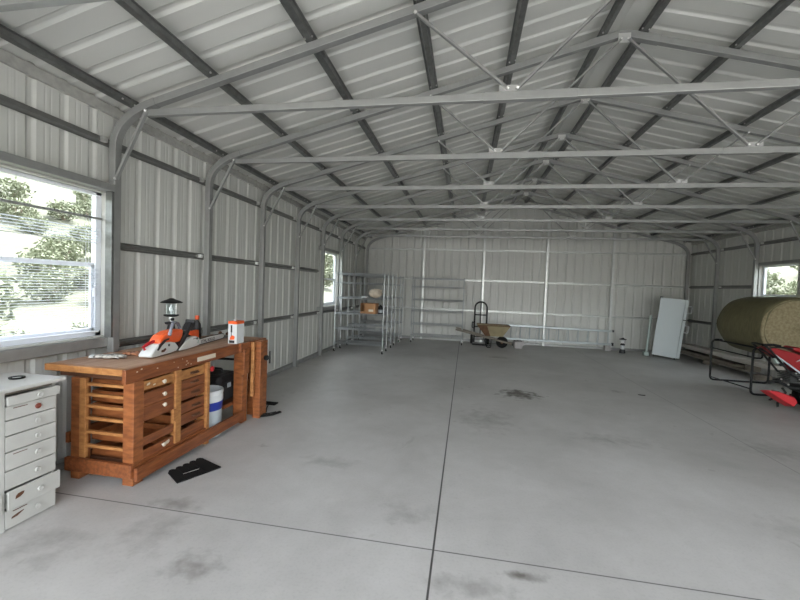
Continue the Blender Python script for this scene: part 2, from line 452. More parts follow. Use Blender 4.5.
# ------------------------------------------------------------------ purlins (hat channels) on top of the rafters
def hat(w=.062, h=.036, t=.004, fl=.016):
    a = w / 2
    return [(-a - fl, h), (-a, h), (-a + .012, 0), (a - .012, 0), (a, h), (a + fl, h), (a + fl, h - t), (a + .002, h - t), (a - .010, -t), (-a + .010, -t), (-a - .002, h - t), (-a - fl, h - t)]
SCREW = None
plab = ['along the left eave just above the wall', 'second up the left roof slope', 'third up the left roof slope', 'fourth up the left roof slope', 'fifth up the left roof slope', 'just left of the ridge',
        'just right of the ridge', 'second down the right roof slope', 'third down the right roof slope', 'fourth down the right roof slope', 'fifth down the right roof slope', 'along the right eave']
for i, x in enumerate([-2.92, -2.11, -1.26, -.42, .36, 1.22, 1.57, 2.36, 3.21, 4.05, 4.9, 5.71]):
    z = rf(x) + .064
    if x in (-2.92, 5.71): z = roof(x) - .045
    sgn = -1 if x < XM else 1
    n = V((SL * sgn, 0, 1)).normalized()
    mb = MB().sweep([(x, YF, z - .022), (x, YB - .02, z - .022)], hat(), up=n)
    p = mb.build('roof_purlin', M['galv_dark'], loc=(x, YF, z))
    tag(p, 'dark galvanized roof purlin ' + plab[i], 'purlin', 'roof purlins under the metal roof')
    cl = MB()
    for y in FY[1:]:
        for dy in (-.075, .045):
            a = V((x - .052, y + dy, rf(x) + .036)); cl.add([], [])
            d = V((1, 0, -SL * sgn)).normalized()
            for e in (-.030, .030):
                c = V((x, y + dy + .015, z - .018 - n.z * .0)) + d * e + n * -.0
                q0 = c - n * .004 - V(origin(p))
                if SCREW is None:
                    sc_ = MB().ball(origin(p), .009, 6).build('screw_head', M['bolt'], p); sc_.location = q0; SCREW = sc_.data
                else:
                    sc_ = bpy.data.objects.new('screw_head', SCREW); COL.objects.link(sc_); sc_.parent = p; sc_.location = q0
    p['_x'] = 0; del p['_x']

# ------------------------------------------------------------------ girts
def girt(label, a, b, up, posts, axis):
    """hat channel run along a wall, up = direction towards the room"""
    mb = MB().sweep([a, b], hat(.048, .034, .004, .012), up=-V(up))
    g_ = mb.build('wall_girt', M['galv_dark2'], loc=a); tag(g_, label, 'girt', 'horizontal girts on the walls')
    for q in posts:
        for s_ in (-1, 1):
            c = V(a); c[axis] = q + s_ * .055
            m2 = MB(); d = V((.02, .02, .020)); d[axis] = .022; n = V(up) * .02
            lo = c - d + n * 0; hi = c + d
            k = 0 if axis == 1 else 1
            lo[k] = c[k] - .006; hi[k] = c[k] + .034 * (up[k] if up[k] else 0) * 1.0
            if hi[k] < lo[k]: lo[k], hi[k] = hi[k] - .004, c[k] + .006
            m2.box(lo.x, hi.x, lo.y, hi.y, lo.z, hi.z).build('clip', M['bolt'], g_, bevel=.003)
def side_posts(y0, y1): return [y for y in FY if y0 + .1 < y < y1 - .1]
YE = YB - .05
for (lv, z, segs) in (('upper', GT, [(YF, YE)]), ('middle', GM, [(YF, W1[0] - .06), (FY[3] + .035, FY[7] - .035), (FY[8] + .035, YE)]), ('lower', GL, [(YF, W1[0] - .06), (FY[3] + .035, YE)])):
    for j, (a, b) in enumerate(segs):
        wl = {('upper', 0): 'full length of the left wall above the windows', ('middle', 0): 'at mid height of the left wall behind the camera', ('middle', 1): 'at mid height of the left wall between its two windows', ('middle', 2): 'at mid height of the left wall behind the chrome shelves',
              ('lower', 0): 'low on the left wall behind the camera', ('lower', 1): 'low on the left wall behind the workbench top'}[(lv, j)]
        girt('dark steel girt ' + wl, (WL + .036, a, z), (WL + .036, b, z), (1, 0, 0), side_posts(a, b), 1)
for (lv, z, segs) in (('upper', GT, [(YF, YE)]), ('middle', GM, [(YF, FY[7] - .035), (W3[1] + .06, YE)]), ('lower', GL, [(YF, YE)])):
    for j, (a, b) in enumerate(segs):
        wl = {('upper', 0): 'full length of the right wall above its window', ('middle', 0): 'at mid height of the right wall near the camera', ('middle', 1): 'at mid height of the right wall between window and back corner',
              ('lower', 0): 'low on the right wall behind the hay bale'}[(lv, j)]
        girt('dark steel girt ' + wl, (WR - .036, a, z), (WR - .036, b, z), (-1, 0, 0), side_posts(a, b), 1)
EP = [-1.27, .48, 2.22, 3.95]
for lv, z in (('uppermost', GT), ('middle', GM), ('lowest', GL)):
    mb = MB().sweep([(WL + .1, YB - .034, z), (WR - .1, YB - .034, z)], hat(.034, .030, .004, .012), up=(0, 1, 0))
    g_ = mb.build('wall_girt', M['galv_lit'], loc=(WL + .1, YB - .034, z)); tag(g_, lv + ' of the three girts coloured as brightly lit across the back wall', 'girt', 'horizontal girts on the walls')
el = ['left of the free-standing shelf\'s middle', 'behind the black hand truck', 'between the wheelbarrow and the ladder\'s middle', 'at the right end of the ladder']
for x, l in zip(EP, ['leftmost of the four, behind the chrome shelf on the back wall', 'second from the left, directly behind the black hand truck', 'third from the left, behind the ladder', 'rightmost of four, at the ladder end']):
    root = thing('steel_column', (x, YB - .10, 0), 'back wall steel post, ' + l, 'post', 'upright posts of the back wall')
    MB().box(x - .03, x + .03, YB - .125, YB - .065, 0, rf(x) - .032)  .build('post_tube', M['galv_lit'], root, bevel=.004)  # paler than the frame posts: door light put into the colour
    MB().box(x - .055, x + .055, YB - .135, YB - .06, 0, .008).build('foot_plate', M['galv'], root)

# ------------------------------------------------------------------ windows
def window(n, side, w, blind=False):
    y0, y1, z0, z1 = w; xw = WL if side == 'L' else WR; s_ = 1 if side == 'L' else -1
    name = 'window_%d' % n
    root = thing(name, (xw, (y0 + y1) / 2, z0), None, None, None, 'structure')
    X = lambda d: xw + s_ * d
    # steel box framing round the opening
    MB().box(X(.004), X(.07), y0 - .10, y1 + .012, z1 + .002, z1 + .062).build('window_header', M['galv'], root, bevel=.004)
    MB().box(X(.004), X(.085), y0 - .10, y1 + .012, z0 - .085, z0 - .002).build('window_sill', M['galv'], root, bevel=.005)
    if n == 1:
        MB().box(xw + .075, xw + .14, y1 - .045, y1 - .022, z0, z1 + .0).build('window_jamb', M['galv_dark'], root, bevel=.002)
        MB().box(xw + .07, xw + .14, y0 - .10, y1 - .012, z1 + .002, z1 + .062).build('header_angle', M['galv'], root, bevel=.004)
    # trim lining (reveal), thin pale
    r = MB(); t = .012
    r.box(X(-.05), X(.06), y0, y1, z1 - t, z1); r.box(X(-.05), X(.06), y0, y1, z0, z0 + t)
    r.box(X(-.05), X(.06), y0, y0 + t, z0, z1); r.box(X(-.05), X(.06), y1 - t, y1, z0, z1); r.build('window_reveal', M['reveal'], root)
    f = MB(); a, b = X(-.045), X(.0); w_ = .05
    yy0, yy1, zz0, zz1 = y0 + t, y1 - t, z0 + t, z1 - t
    f.box(a, b, yy0, yy0 + w_, zz0, zz1); f.box(a, b, yy1 - w_, yy1, zz0, zz1); f.box(a, b, yy0, yy1, zz0, zz0 + w_ * .8); f.box(a, b, yy0, yy1, zz1 - w_ * .5, zz1)
    f.build('window_frame', M['vinyl'], root, bevel=.003)
    zm = z0 + (z1 - z0) * .495
    sa = MB(); c, d = X(-.03), X(-.01)
    sa.box(c, d, yy0 + w_, yy1 - w_, zm - .018, zm + .018); sa.box(c, d, yy1 - w_ - .03, yy1 - w_, zz0, zm); sa.box(c, d, yy0 + w_, yy0 + w_ + .03, zz0, zm); sa.box(c, d, yy0 + w_, yy1 - w_, zz0 + .04, zz0 + .07)
    sa.build('sash', M['vinyl'], root, bevel=.002)
    MB().box(X(-.024), X(-.020), yy0 + w_, yy1 - w_, zz0 + .04, zm).build('pane', M['glass'], root)
    MB().box(X(-.036), X(-.032), yy0 + w_, yy1 - w_, zm, zz1 - .02).build('pane', M['glass'], root)
    return root
window(1, 'L', W1); window(2, 'L', W2); window(3, 'R', W3)

bl = thing('window_blind', (WL + .03, 2.25, 2.03), 'white slatted blind hanging slipped and uneven inside the large left window', 'window blind')
BX = WL + .028; b0, b1 = W1[0] + .03, 2.806
MB().box(BX - .012, BX + .012, b0, b1, 2.000, 2.018).build('top_rail', M['galv'], bl, bevel=.002)
zs = [1.918 - .0225 * i for i in range(6)] + [1.575 - .0205 * i for i in range(25)]
for z in zs:
    MB().prism([(-.012, -.001), (-.004, .0008), (.004, .0008), (.012, -.001), (.012, -.0016), (.004, .0), (-.004, .0), (-.012, -.0016)], (BX, (b0 + b1) / 2, z), (.985, 0, .17), (-.17, 0, .985), b1 - b0 - .03).build('slat', M['slat'], bl)
MB().box(BX - .012, BX + .012, b0, b1 - .02, 1.045, 1.058).build('bottom_rail', M['vinyl'], bl, bevel=.002)
for y in (b1 - .12, b0 + .15):
    MB().tube([(BX + .014, y, 2.0), (BX + .014, y, 1.05)], .0012, 5).build('ladder_cord', M['slat'], bl)
    MB().tube([(BX - .014, y, 2.0), (BX - .014, y, 1.05)], .0012, 5).build('ladder_cord', M['slat'], bl)
cd = MB().tube([(BX + .02, b1 - .075, 2.0), (BX + .022, b1 - .075, 1.42)], .0016, 5).build('pull_cord', M['slat'], bl)
MB().lathe([(.004, .075), (.012, .07), (.015, .02), (.014, 0)], (BX + .022, b1 - .075, 1.35), 10).build('cord_tassel', M['slat'], cd, smooth=True)

# ------------------------------------------------------------------ white chest of drawers
C0 = (-2.8, 1.77, 0)
ch = thing('drawer_chest', C0, 'old white chest of many shallow drawers standing at the left edge', 'drawer chest')
c = MB(); c.box(-2.99, -2.972, 1.46, 2.066, 0, .83)
c.box(-2.972, -2.625, 1.46, 1.475, 0, .83); c.box(-2.972, -2.625, 1.755, 1.785, 0, .83); c.box(-2.972, -2.625, 2.052, 2.066, 0, .83); c.box(-2.972, -2.625, 1.475, 2.06, 0, .012)
c.box(-2.64, -2.612, 1.76, 1.783, 0, .83)
c.build('carcass', M['chest'], ch, bevel=.002)
MB().box(-3.01, -2.565, 1.44, 2.095, .832, .855).build('top', M['chest_top'], ch, bevel=.007)
ZB = [.803, .742, .655, .563, .466, .354, .240, .121, .004]
for col, (ya, yb) in enumerate(((1.787, 2.066), (1.475, 1.757))):
    for i in range(8):
        out = .016 if i == 0 else (.022 if i == 6 else 0)
        xf = -2.612 + out + (0 if col == 0 else 0)
        zt, zb = ZB[i] - .003, ZB[i + 1] + .003
        if i == 7: zt -= .0
        d = MB(); d.box(xf - .016, xf, ya + (.0 if i not in (0, 6) else .0), yb + (.012 if i in (0, 6) and col == 0 else 0), zb, zt)
        dr = d.build('drawer', M['chest'], ch, bevel=.0025)
        bx = MB(); bx.box(-2.95, xf - .016, ya + .01, ya + .018, zb + .006, zt - .016); bx.box(-2.95, xf - .016, yb - .022, yb - .014, zb + .006, zt - .016)
        bx.box(-2.95, -2.942, ya + .018, yb - .022, zb + .006, zt - .016); bx.box(-2.95, xf - .016, ya + .01, yb - .014, zb + .003, zb + .008)
        bx.build('drawer_box', M['chest'], dr)
        km = M['brown_knob'] if (i == 1 and col == 0) else M['chest']
        kz = (zt + zb) / 2 + .004; ky = (ya + yb) / 2 + .022
        kn = MB().lathe([(.006, 0), (.006, .008), (.016, .012), (.0175, .017), (.014, .021), (.010, .0195), (0, .0195)], (xf, ky, kz), 18, axis='X').build('knob', km, dr, smooth=True)
        if i == 1 and col == 0: kn['label'] = 'brown red round knob'
        if col == 0 and i in (1, 4, 7):
            MB().box(xf, xf + .0015, ya + .038, ya + .113, zt - .018, zt - .0135).build('label_slot', M['wood_dark'], dr)
        if col == 0 and i in (6, 7):
            yc, zc_ = ya + .06, (zt + zb) / 2 + (.012 if i == 6 else .002)
            pts = [(-.025, -.014), (.0, -.010), (.016, .0), (.023, .014), (.012, .018), (-.012, .014), (-.022, .004)] if i == 6 else [(-.03, -.006), (.0, -.004), (.034, .014), (.036, .019), (-.002, .012), (-.028, .004)]
            MB().prism(pts, (xf + .0008, yc, zc_), (0, 1, 0), (0, 0, 1), .0014).build('paint_chip', M['wood_dark'], dr)
# grey-brown strip in the gap above the first drawer
MB().box(-2.64, -2.628, 1.787, 2.05, .806, .832).build('top_rail', M['greywood'], ch)
a_ = thing('round_dish', (-2.785, 1.965, .856), 'small dark round dish lying on top of the white drawer chest', 'dish')
MB().lathe([(.0, .001), (.026, .002), (.036, .010), (.041, .010), (.038, 0), (0, 0)], (-2.785, 1.965, .856), 24).build('dish_body', M['blacksteel'], a_, smooth=True)
MB().lathe([(.0, .0045), (.022, .0045), (.022, .002), (0, .002)], (-2.785, 1.965, .856), 20).build('dish_centre', M['chest'], a_)

# ------------------------------------------------------------------ workbench
wb = thing('workbench', (-2.65, 3.2, 0), 'long red-brown wooden workbench with drawers along the left wall', 'workbench')
tp = MB(); tp.box(-3.02, -2.36, 2.35, 4.17, .825, .868); tp.build('top', M['benchtop'], wb, bevel=.004)
e = MB()
for i, (xa, xb) in enumerate(((-3.02, -2.90), (-2.899, -2.72), (-2.719, -2.53), (-2.529, -2.362))):
    e.box(xa, xb, 2.305, 2.349, .822, .869)
e.build('end_board', M['wood_light'], wb, bevel=.003)
MB().box(-2.36, -2.328, 2.305, 3.66, .765, .868).build('front_apron', M['wood_h'], wb, bevel=.003)
MB().box(-2.36, -2.30, 3.66, 4.175, .775, .868).build('front_apron', M['wood_h'], wb, bevel=.003)
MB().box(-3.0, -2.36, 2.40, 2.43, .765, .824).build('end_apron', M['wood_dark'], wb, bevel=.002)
MB().box(-3.0, -2.97, 2.43, 4.1, .765, .824).build('back_apron', M['wood_h'], wb, bevel=.002)
MB().box(-2.327, -2.3245, 3.03, 3.28, .792, .832).build('label_strip', M['woodmark'], wb, label='blank pale paper strip')
def leg(x0, x1, y0, y1, z1=.765, m='wood', z0=0., nm='leg'):
    return MB().box(x0, x1, y0, y1, z0, z1).build(nm, M[m], wb, bevel=.004)
leg(-2.42, -2.33, 2.375, 2.465); leg(-2.87, -2.795, 2.375, 2.465, m='wood'); leg(-2.794, -2.74, 2.372, 2.40, m='wood_light', z0=.17)
leg(-2.42, -2.315, 3.150, 3.192, m='wood_light'); leg(-2.95, -2.87, 3.15, 3.22)
leg(-2.42, -2.315, 3.72, 3.815); leg(-2.95, -2.87, 3.74, 3.82)
leg(-2.315, -2.285, 3.70, 3.80, z0=.53, nm='hanging_board', z1=.80)
# vise jaw boards at the far end
v_ = leg(-2.30, -2.265, 3.845, 3.875, z0=.26, z1=.862, m='wood_light', nm='vise_batten')
leg(-2.30, -2.215, 3.905, 3.965, z1=.862, nm='vise_jaw', m='wood')
leg(-2.42, -2.235, 3.99, 4.09, z1=.862, nm='leg')
vs_ = MB().tube([(-2.42, 4.03, .66), (-2.17, 4.03, .66)], .014, 10).build('vise_screw', M['blacksteel'], wb, smooth=True)
MB().tube([(-2.175, 4.03, .60), (-2.175, 4.03, .74)], .010, 8).build('vise_handle', M['blacksteel'], vs_, smooth=True)
MB().lathe([(0, 0), (.028, 0), (.030, .03), (.018, .04), (0, .04)], (-2.232, 4.03, .66), 14, axis='X').build('vise_collar', M['blacksteel'], vs_, smooth=True)
# rails
MB().box(-2.315, -2.285, 2.365, 3.72, .045, .142).build('bottom_rail', M['wood_h'], wb, bevel=.004)
MB().box(-2.885, -2.315, 2.340, 2.372, .072, .172).build('bottom_rail', M['wood_h'], wb, bevel=.004)
MB().box(-2.95, -2.92, 2.40, 3.78, .25, .33).build('back_rail', M['wood_h'], wb, bevel=.004)
# drawer bank posts
MB().box(-2.37, -2.322, 2.775, 2.838, .142, .765).build('drawer_divider', M['wood_light'], wb, bevel=.003)
MB().box(-2.332, -2.312, 2.742, 2.790, .355, .455).build('repair_block', M['wood_light'], wb, bevel=.003)
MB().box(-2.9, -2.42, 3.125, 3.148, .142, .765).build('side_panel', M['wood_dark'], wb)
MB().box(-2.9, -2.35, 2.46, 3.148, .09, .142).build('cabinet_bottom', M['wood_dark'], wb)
# runners seen through the open near side
for z in (.722, .642, .556, .466, .364, .258):
    MB().box(-2.74, -2.42, 2.38, 2.405, z - .011, z + .011).build('drawer_runner', M['wood_light'], wb, bevel=.002)
def wdrawer(y0, y1, z0, z1, knobs=(), pull=None, m='wood_h', scuff=None, xf=-2.336):
    d = MB().box(xf - .02, xf, y0, y1, z0, z1).build('drawer', M[m], wb, bevel=.003)
    t = MB(); h = z1 - z0
    t.box(-2.80, xf - .02, y0 + .008, y0 + .018, z0 + .004, z1 - .012); t.box(-2.80, xf - .02, y1 - .018, y1 - .008, z0 + .004, z1 - .012)
    t.box(-2.80, -2.79, y0 + .018, y1 - .018, z0 + .004, z1 - .012); t.box(-2.80, xf - .02, y0 + .008, y1 - .008, z0 + .002, z0 + .008)
    t.build('drawer_box', M['wood'], d)
    for (ky, kz) in knobs:
        MB().lathe([(.005, 0), (.006, .012), (.015, .016), (.017, .024), (.012, .030), (0, .031)], (xf, ky, kz), 16, axis='X').build('knob', M['woodmark'], d, smooth=True)
    if pull:
        yc, zc_ = pull
        MB().tube([(xf, yc - .045, zc_), (xf + .018, yc - .032, zc_ - .004), (xf + .020, yc + .032, zc_ - .004), (xf, yc + .045, zc_)], .006, 8).build('drawer_pull', M['wood_dark'], d, smooth=True)
        MB().box(xf, xf + .001, yc - .05, yc + .05, zc_ - .012, zc_ + .010).build('pull_recess', M['wood_dark'], d)
    for (sy, sz, w, h_) in (scuff or ()):
        MB().prism([(-w, -h_), (w * .4, -h_ * .8), (w, -h_ * .1), (w * .8, h_), (-w * .3, h_ * .7), (-w * .9, h_ * .3)], (xf + .0006, sy, sz), (0, 1, 0), (0, 0, 1), .0012).build('scuff', M['woodmark'], d)
    return d
wdrawer(2.470, 2.770, .682, .750, [(2.644, .713)], m='wood_light', scuff=[(2.51, .722, .016, .01), (2.565, .706, .012, .006)])
wdrawer(2.470, 2.770, .560, .660, [(2.650, .612)])
wdrawer(2.470, 2.770, .446, .557, [(2.652, .525)])
wdrawer(2.470, 2.770, .262, .328, m='wood_h')
wdrawer(2.470, 2.770, .142, .228, [(2.649, .205)], m='wood_h', scuff=[(2.70, .20, .03, .018)])
wdrawer(2.842, 3.146, .668, .750, pull=(3.006, .708), m='wood_light')
wdrawer(2.842, 3.146, .582, .662, pull=(3.006, .628))
wdrawer(2.842, 3.146, .490, .578, pull=(3.02, .535))
wdrawer(2.842, 3.146, .375, .465, pull=(3.03, .415))
wdrawer(2.842, 3.146, .278, .370, pull=(3.03, .325))
wdrawer(2.842, 3.146, .142, .240, m='wood_h')
MB().box(-2.336, -2.318, 2.43, 3.15, .142, .20 - .04).build('lower_strip', M['wood_h'], wb)
# scuffs on the apron
random.seed(7)
for k in range(20):
    y = random.choice([random.uniform(2.35, 3.6), random.gauss(2.95, .08)]); z = random.uniform(.785, .855); w = random.uniform(.004, .011)
    if 3.0 < y < 3.3: continue
    MB().prism([(-w, -w * .5), (w * .6, -w * .7), (w, w * .2), (0, w * .6), (-w * .8, w * .3)], (-2.3274, y, z), (0, 1, 0), (0, 0, 1), .0012).build('scuff', M['woodmark'], wb)
kb = MB().ball((-2.325, 3.232, .69), .026, 14, (.6, 1, 1)); kb.tube([(-2.42, 3.2, .69), (-2.325, 3.232, .69)], .006, 6)
kb.build('clamp_knob', M['redplastic'], wb, smooth=True, label='round red clamp knob')
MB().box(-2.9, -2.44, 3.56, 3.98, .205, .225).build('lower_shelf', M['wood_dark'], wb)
MB().box(-2.44, -2.425, 3.56, 3.98, .19, .225).build('shelf_cleat', M['wood_h'], wb)

# bucket in the knee space
bk = thing('bucket', (-2.465, 3.36, 0), 'open white and grey bucket with a blue band under the workbench', 'bucket')
BC = (-2.465, 3.36, 0)
def bk_add(prof, name, m): return MB().lathe(prof, BC, 32).build(name, M[m], bk, smooth=True)
bk['_'] = 0; del bk['_']
bk_add([(0, .004), (.118, .004), (.122, .008), (.134, .262), (.136, .262), (.130, .0), (.0, .0)], 'bucket_body', 'bucketgrey')
bk_add([(.1345, .262), (.137, .262), (.1405, .345), (.138, .345)], 'blue_band', 'blue')
bk_add([(.138, .345), (.141, .345), (.145, .352), (.145, .40), (.141, .41), (.146, .418), (.147, .448), (.142, .455), (.138, .45), (.134, .345), (.120, .006), (.125, .01)], 'bucket_rim', 'white')
# black tool case on the lower shelf
bg = thing('tool_case', (-2.66, 3.77, .226), 'black rounded tool case on the bench\'s lower shelf', 'tool case')
BX0, BX1, BY0, BY1 = -2.82, -2.50, 3.60, 3.93
m = MB(); m.box(BX0, BX1, BY0, BY1, .227, .40)
m.build('case_bottom', M['foam'], bg, bevel=.03)
m = MB(); m.box(BX0 - .004, BX1 + .004, BY0 - .004, BY1 + .004, .395, .52); m.build('case_lid', M['black'], bg, bevel=.045)
MB().tube(rounded([(-2.74, 3.76, .50), (-2.74, 3.76, .565), (-2.58, 3.76, .565), (-2.58, 3.76, .50)], .03), .010, 8).build('handle', M['black'], bg, smooth=True)
MB().box(BX1, BX1 + .008, 3.73, 3.79, .37, .42).build('latch', M['bucketgrey'], bg, bevel=.002)
# black bracket showing on the wall behind the knee space
tag(MB().box(-2.86, -2.44, 3.86, 3.885, .64, .662).build('steel_bar', M['blacksteel'], loc=(-2.65, 3.87, .64)), 'short black steel bar spanning behind the bench\'s far legs', 'bar')

# ------------------------------------------------------------------ things on the bench
TZ0 = .868
# chainsaw: local (u along the bar, v up) in the vertical plane through P0
P0 = V((-2.535, 2.70, TZ0 + .005)); D = V((-.15, .989, 0)).normalized(); NN = V((.989, .15, 0)).normalized()
sw = thing('chainsaw', tuple(P0), 'orange and white chainsaw with a long bar lying on the workbench', 'chainsaw')
def SP(u, v, w=0): return P0 + D * u + NN * w + V((0, 0, v))
def sprism(pts, w, th, name, m, bevel=.006, par=None, label=None):
    return MB().prism(pts, SP(0, 0, w), D, (0, 0, 1), th).build(name, M[m], par or sw, bevel=bevel, label=label)
sprism([(-.03, .02), (-.015, .004), (.06, 0), (.25, .002), (.33, .012), (.36, .03), (.30, .085), (.24, .10), (.13, .105), (.07, .098), (.0, .05)], .0, .11, 'crankcase', 'offwhite', .014)
sprism([(.33, .014), (.34, .004), (.46, .0), (.60, .004), (.665, .010), (.672, .060), (.655, .085), (.60, .105), (.53, .102), (.46, .085), (.40, .058)], .045, .05, 'sprocket_cover', 'offwhite', .012)
sprism([(.33, .0), (.60, .0), (.62, .10), (.50, .15), (.34, .14)], -.02, .09, 'engine_block', 'black', .01)
sprism([(.10, .098), (.12, .135), (.16, .168), (.25, .192), (.36, .196), (.45, .188), (.44, .13), (.40, .075), (.28, .078), (.18, .092)], -.012, .105, 'top_cover', 'orange', .020)
sprism([(.315, .012), (.335, .004), (.365, .014), (.45, .10), (.53, .185), (.55, .235), (.525, .24), (.49, .19), (.42, .12)], .052, .022, 'brake_band', 'black', .005)
sprism([(.515, .17), (.55, .16), (.60, .22), (.592, .262), (.575, .27), (.572, .24), (.545, .215)], .02, .09, 'hand_guard', 'black', .008)
MB().tube([SP(*p) for p in ((.20, .16, .06), (.225, .205, .055), (.27, .235, .04), (.34, .252, .0), (.42, .25, -.03), (.50, .232, -.05), (.545, .19, -.062), (.54, .08, -.065))], .014, 10).build('front_handle', M['silver'], sw, smooth=True)
MB().tube([SP(*p) for p in ((.02, .06, -.03), (.0, .085, -.03), (.05, .105, -.025), (.12, .118, -.02))], .014, 10).build('rear_handle', M['redplastic'], sw, smooth=True, label='red and black rear handle grip')
sprism([(.045, .058), (.06, .05), (.10, .085), (.16, .118), (.20, .125), (.20, .138), (.14, .130), (.08, .10)], .056, .012, 'throttle_strip', 'black', .003)
sprism([(.10, .03), (.13, .028), (.16, .045), (.15, .06), (.125, .048), (.105, .05)], .058, .008, 'trigger', 'wood_dark', .002)
sprism([(.19, .07), (.205, .065), (.21, .085), (.195, .088)], .058, .008, 'chain_nut', 'black', .002)
bar_ = sprism([(.58, .000), (.66, -.0 + .006), (1.19, .004), (1.225, .012), (1.236, .028), (1.225, .044), (1.19, .054), (.90, .058), (.66, .052), (.58, .05)], .035, .005, 'guide_bar', 'offwhite', .0015)
chp = [(.60, .002), (.9, .001), (1.19, .001), (1.228, .009), (1.241, .028), (1.228, .048), (1.19, .058), (.9, .062), (.60, .055)]
MB().tube([SP(a, b, .035) for a, b in chp], .0042, 6).build('saw_chain', M['blacksteel'], sw)
sprism([(.60, .075), (.62, .068), (.635, .083), (.615, .092)], .071, .003, 'cover_badge', 'black', .0)
sprism([(.61, .035), (.645, .03), (.65, .062), (.63, .068), (.63, .045)], .071, .003, 'cover_mark', 'greenmet', .0)
sprism([(.55, .082), (.60, .083), (.60, .088), (.55, .086)], .071, .003, 'cover_mark', 'black', .0)
def text_obj(txt, size, origin_, ux, uz, name, m, parent):
    cu = bpy.data.curves.new(name, 'FONT'); cu.body = txt; cu.size = size; cu.extrude = .0004; cu.offset = size * .012
    o = bpy.data.objects.new(name, cu); COL.objects.link(o)
    ux = V(ux).normalized(); uz = V(uz).normalized(); n = ux.cross(uz)
    mt = Matrix((ux, uz, n)).transposed().to_4x4(); mt.translation = V(origin_)
    dg = bpy.context.evaluated_depsgraph_get(); me = bpy.data.meshes.new_from_object(o.evaluated_get(dg)); bpy.data.objects.remove(o)
    me.transform(mt); me.transform(Matrix.Translation(-origin(parent)))
    me.materials.clear(); me.materials.append(m)
    q = bpy.data.objects.new(name, me); COL.objects.link(q); q.parent = parent; return q
text_obj('STIHL ROLLO', .046, SP(.745, .012, .0385), D, (0, 0, 1), 'bar_lettering', M['black'], bar_)

# gas lantern
LX, LY = -2.755, 3.215
ln = thing('camping_lantern', (LX, LY, TZ0), 'gas camping lantern with a dark wide cap standing behind the chainsaw', 'lantern')
LC = (LX, LY, TZ0)
def lp(prof, n_, m, par=None, s=True): return MB().lathe([(r, z - TZ0) for r, z in prof], LC, 24).build(n_, M[m], par or ln, smooth=s)
lp([(0, TZ0), (.05, TZ0), (.052, TZ0 + .02), (.05, 1.02), (.035, 1.05), (.030, 1.085), (.052, 1.095), (.055, 1.11), (.02, 1.118), (0, 1.118)], 'gas_cylinder', 'black')
lp([(0, 1.118), (.012, 1.118), (.012, 1.13), (.022, 1.138), (.020, 1.16), (0, 1.165)], 'burner_valve', 'barsteel')
lp([(0, 1.165), (.05, 1.165), (.064, 1.172), (.066, 1.182), (.05, 1.184), (0, 1.184)], 'base_ring', 'blacksteel')
lp([(.044, 1.184), (.047, 1.20), (.047, 1.27), (.042, 1.29), (.0415, 1.29), (.0455, 1.27), (.0455, 1.20), (.0425, 1.184)], 'glass_globe', 'glass')
lp([(0, 1.186), (.006, 1.186), (.008, 1.21), (.020, 1.225), (.020, 1.245), (.008, 1.262), (.004, 1.29), (0, 1.29)], 'mantle', 'white')
lp([(0, 1.29), (.05, 1.289), (.09, 1.293), (.096, 1.298), (.075, 1.312), (.05, 1.322), (.03, 1.33), (.018, 1.338), (0, 1.34)], 'cap', 'blacksteel')
hb = MB()
for s_ in (-1, 1): hb.tube([(LX + s_ * .05, LY, 1.185), (LX + s_ * .05, LY, 1.292)], .002, 6)
hb.build('globe_guard', M['bolt'], ln)
MB().lathe([(0, 0), (.014, 0), (.014, .02), (0, .02)], (LX + .020, LY - .02, 1.14), 10, axis='X').build('valve_knob', M['black'], ln)

# oil bottle and small orange can behind the saw
def bottle(x, y, r, h, body, cap, label, name, ht=0.03):
    o = thing(name, (x, y, TZ0), label, 'bottle')
    MB().lathe([(0, 0), (r * .95, 0), (r, .01), (r, h * .62), (r * .9, h * .74), (r * .42, h * .88), (r * .40, h)], (x, y, TZ0), 20).build('bottle_body', M[body], o, smooth=True)
    MB().lathe([(0, h - .012), (r * .52, h - .012), (r * .52, h + ht * .7), (r * .45, h + ht), (0, h + ht)], (x, y, TZ0), 16).build('bottle_cap', M[cap], o, smooth=True)
    return o
bottle(-2.885, 3.74, .040, .235, 'black', 'orange', 'black bottle with orange cap standing behind the chainsaw bar', 'oil_bottle')
tn = thing('oil_can', (-2.82, 3.60, TZ0), 'small square orange can beside the black bottle on the bench', 'can')
MB().box(-2.865, -2.775, 3.565, 3.635, TZ0, TZ0 + .125).build('can_body', M['orange'], tn, bevel=.008)
MB().lathe([(0, 0), (.012, 0), (.012, .018), (0, .018)], (-2.82, 3.60, TZ0 + .125), 12).build('can_cap', M['black'], tn)

# white product carton with an orange top
bx = thing('product_carton', (-2.37, 3.69, TZ0), 'white carton with orange top and a tool pictured on it', 'carton')
KX0, KX1, KY0, KY1, KH = -2.435, -2.335, 3.63, 3.76, .235
MB().box(KX0, KX1, KY0, KY1, TZ0, TZ0 + KH).build('carton_body', M['white'], bx, bevel=.002)
MB().box(KX0 - .001, KX1 + .001, KY0 - .001, KY1 + .001, TZ0 + KH - .03, TZ0 + KH + .001).build('orange_top', M['orange'], bx, bevel=.002)
yf = KY0 - .0012
pic = MB(); pic.prism([(.035, .075), (.042, .075), (.042, .12), (.048, .12), (.048, .195), (.03, .195), (.03, .12), (.035, .12)], (KX0, yf - .0005, TZ0), (1, 0, 0), (0, 0, 1), .001)
MB().box(KX0 + .015, KX1 - .025, yf - .001, yf, TZ0 + .008, TZ0 + .035).build('printed_band', M['black'], bx)
pic.build('printed_tool', M['black'], bx)
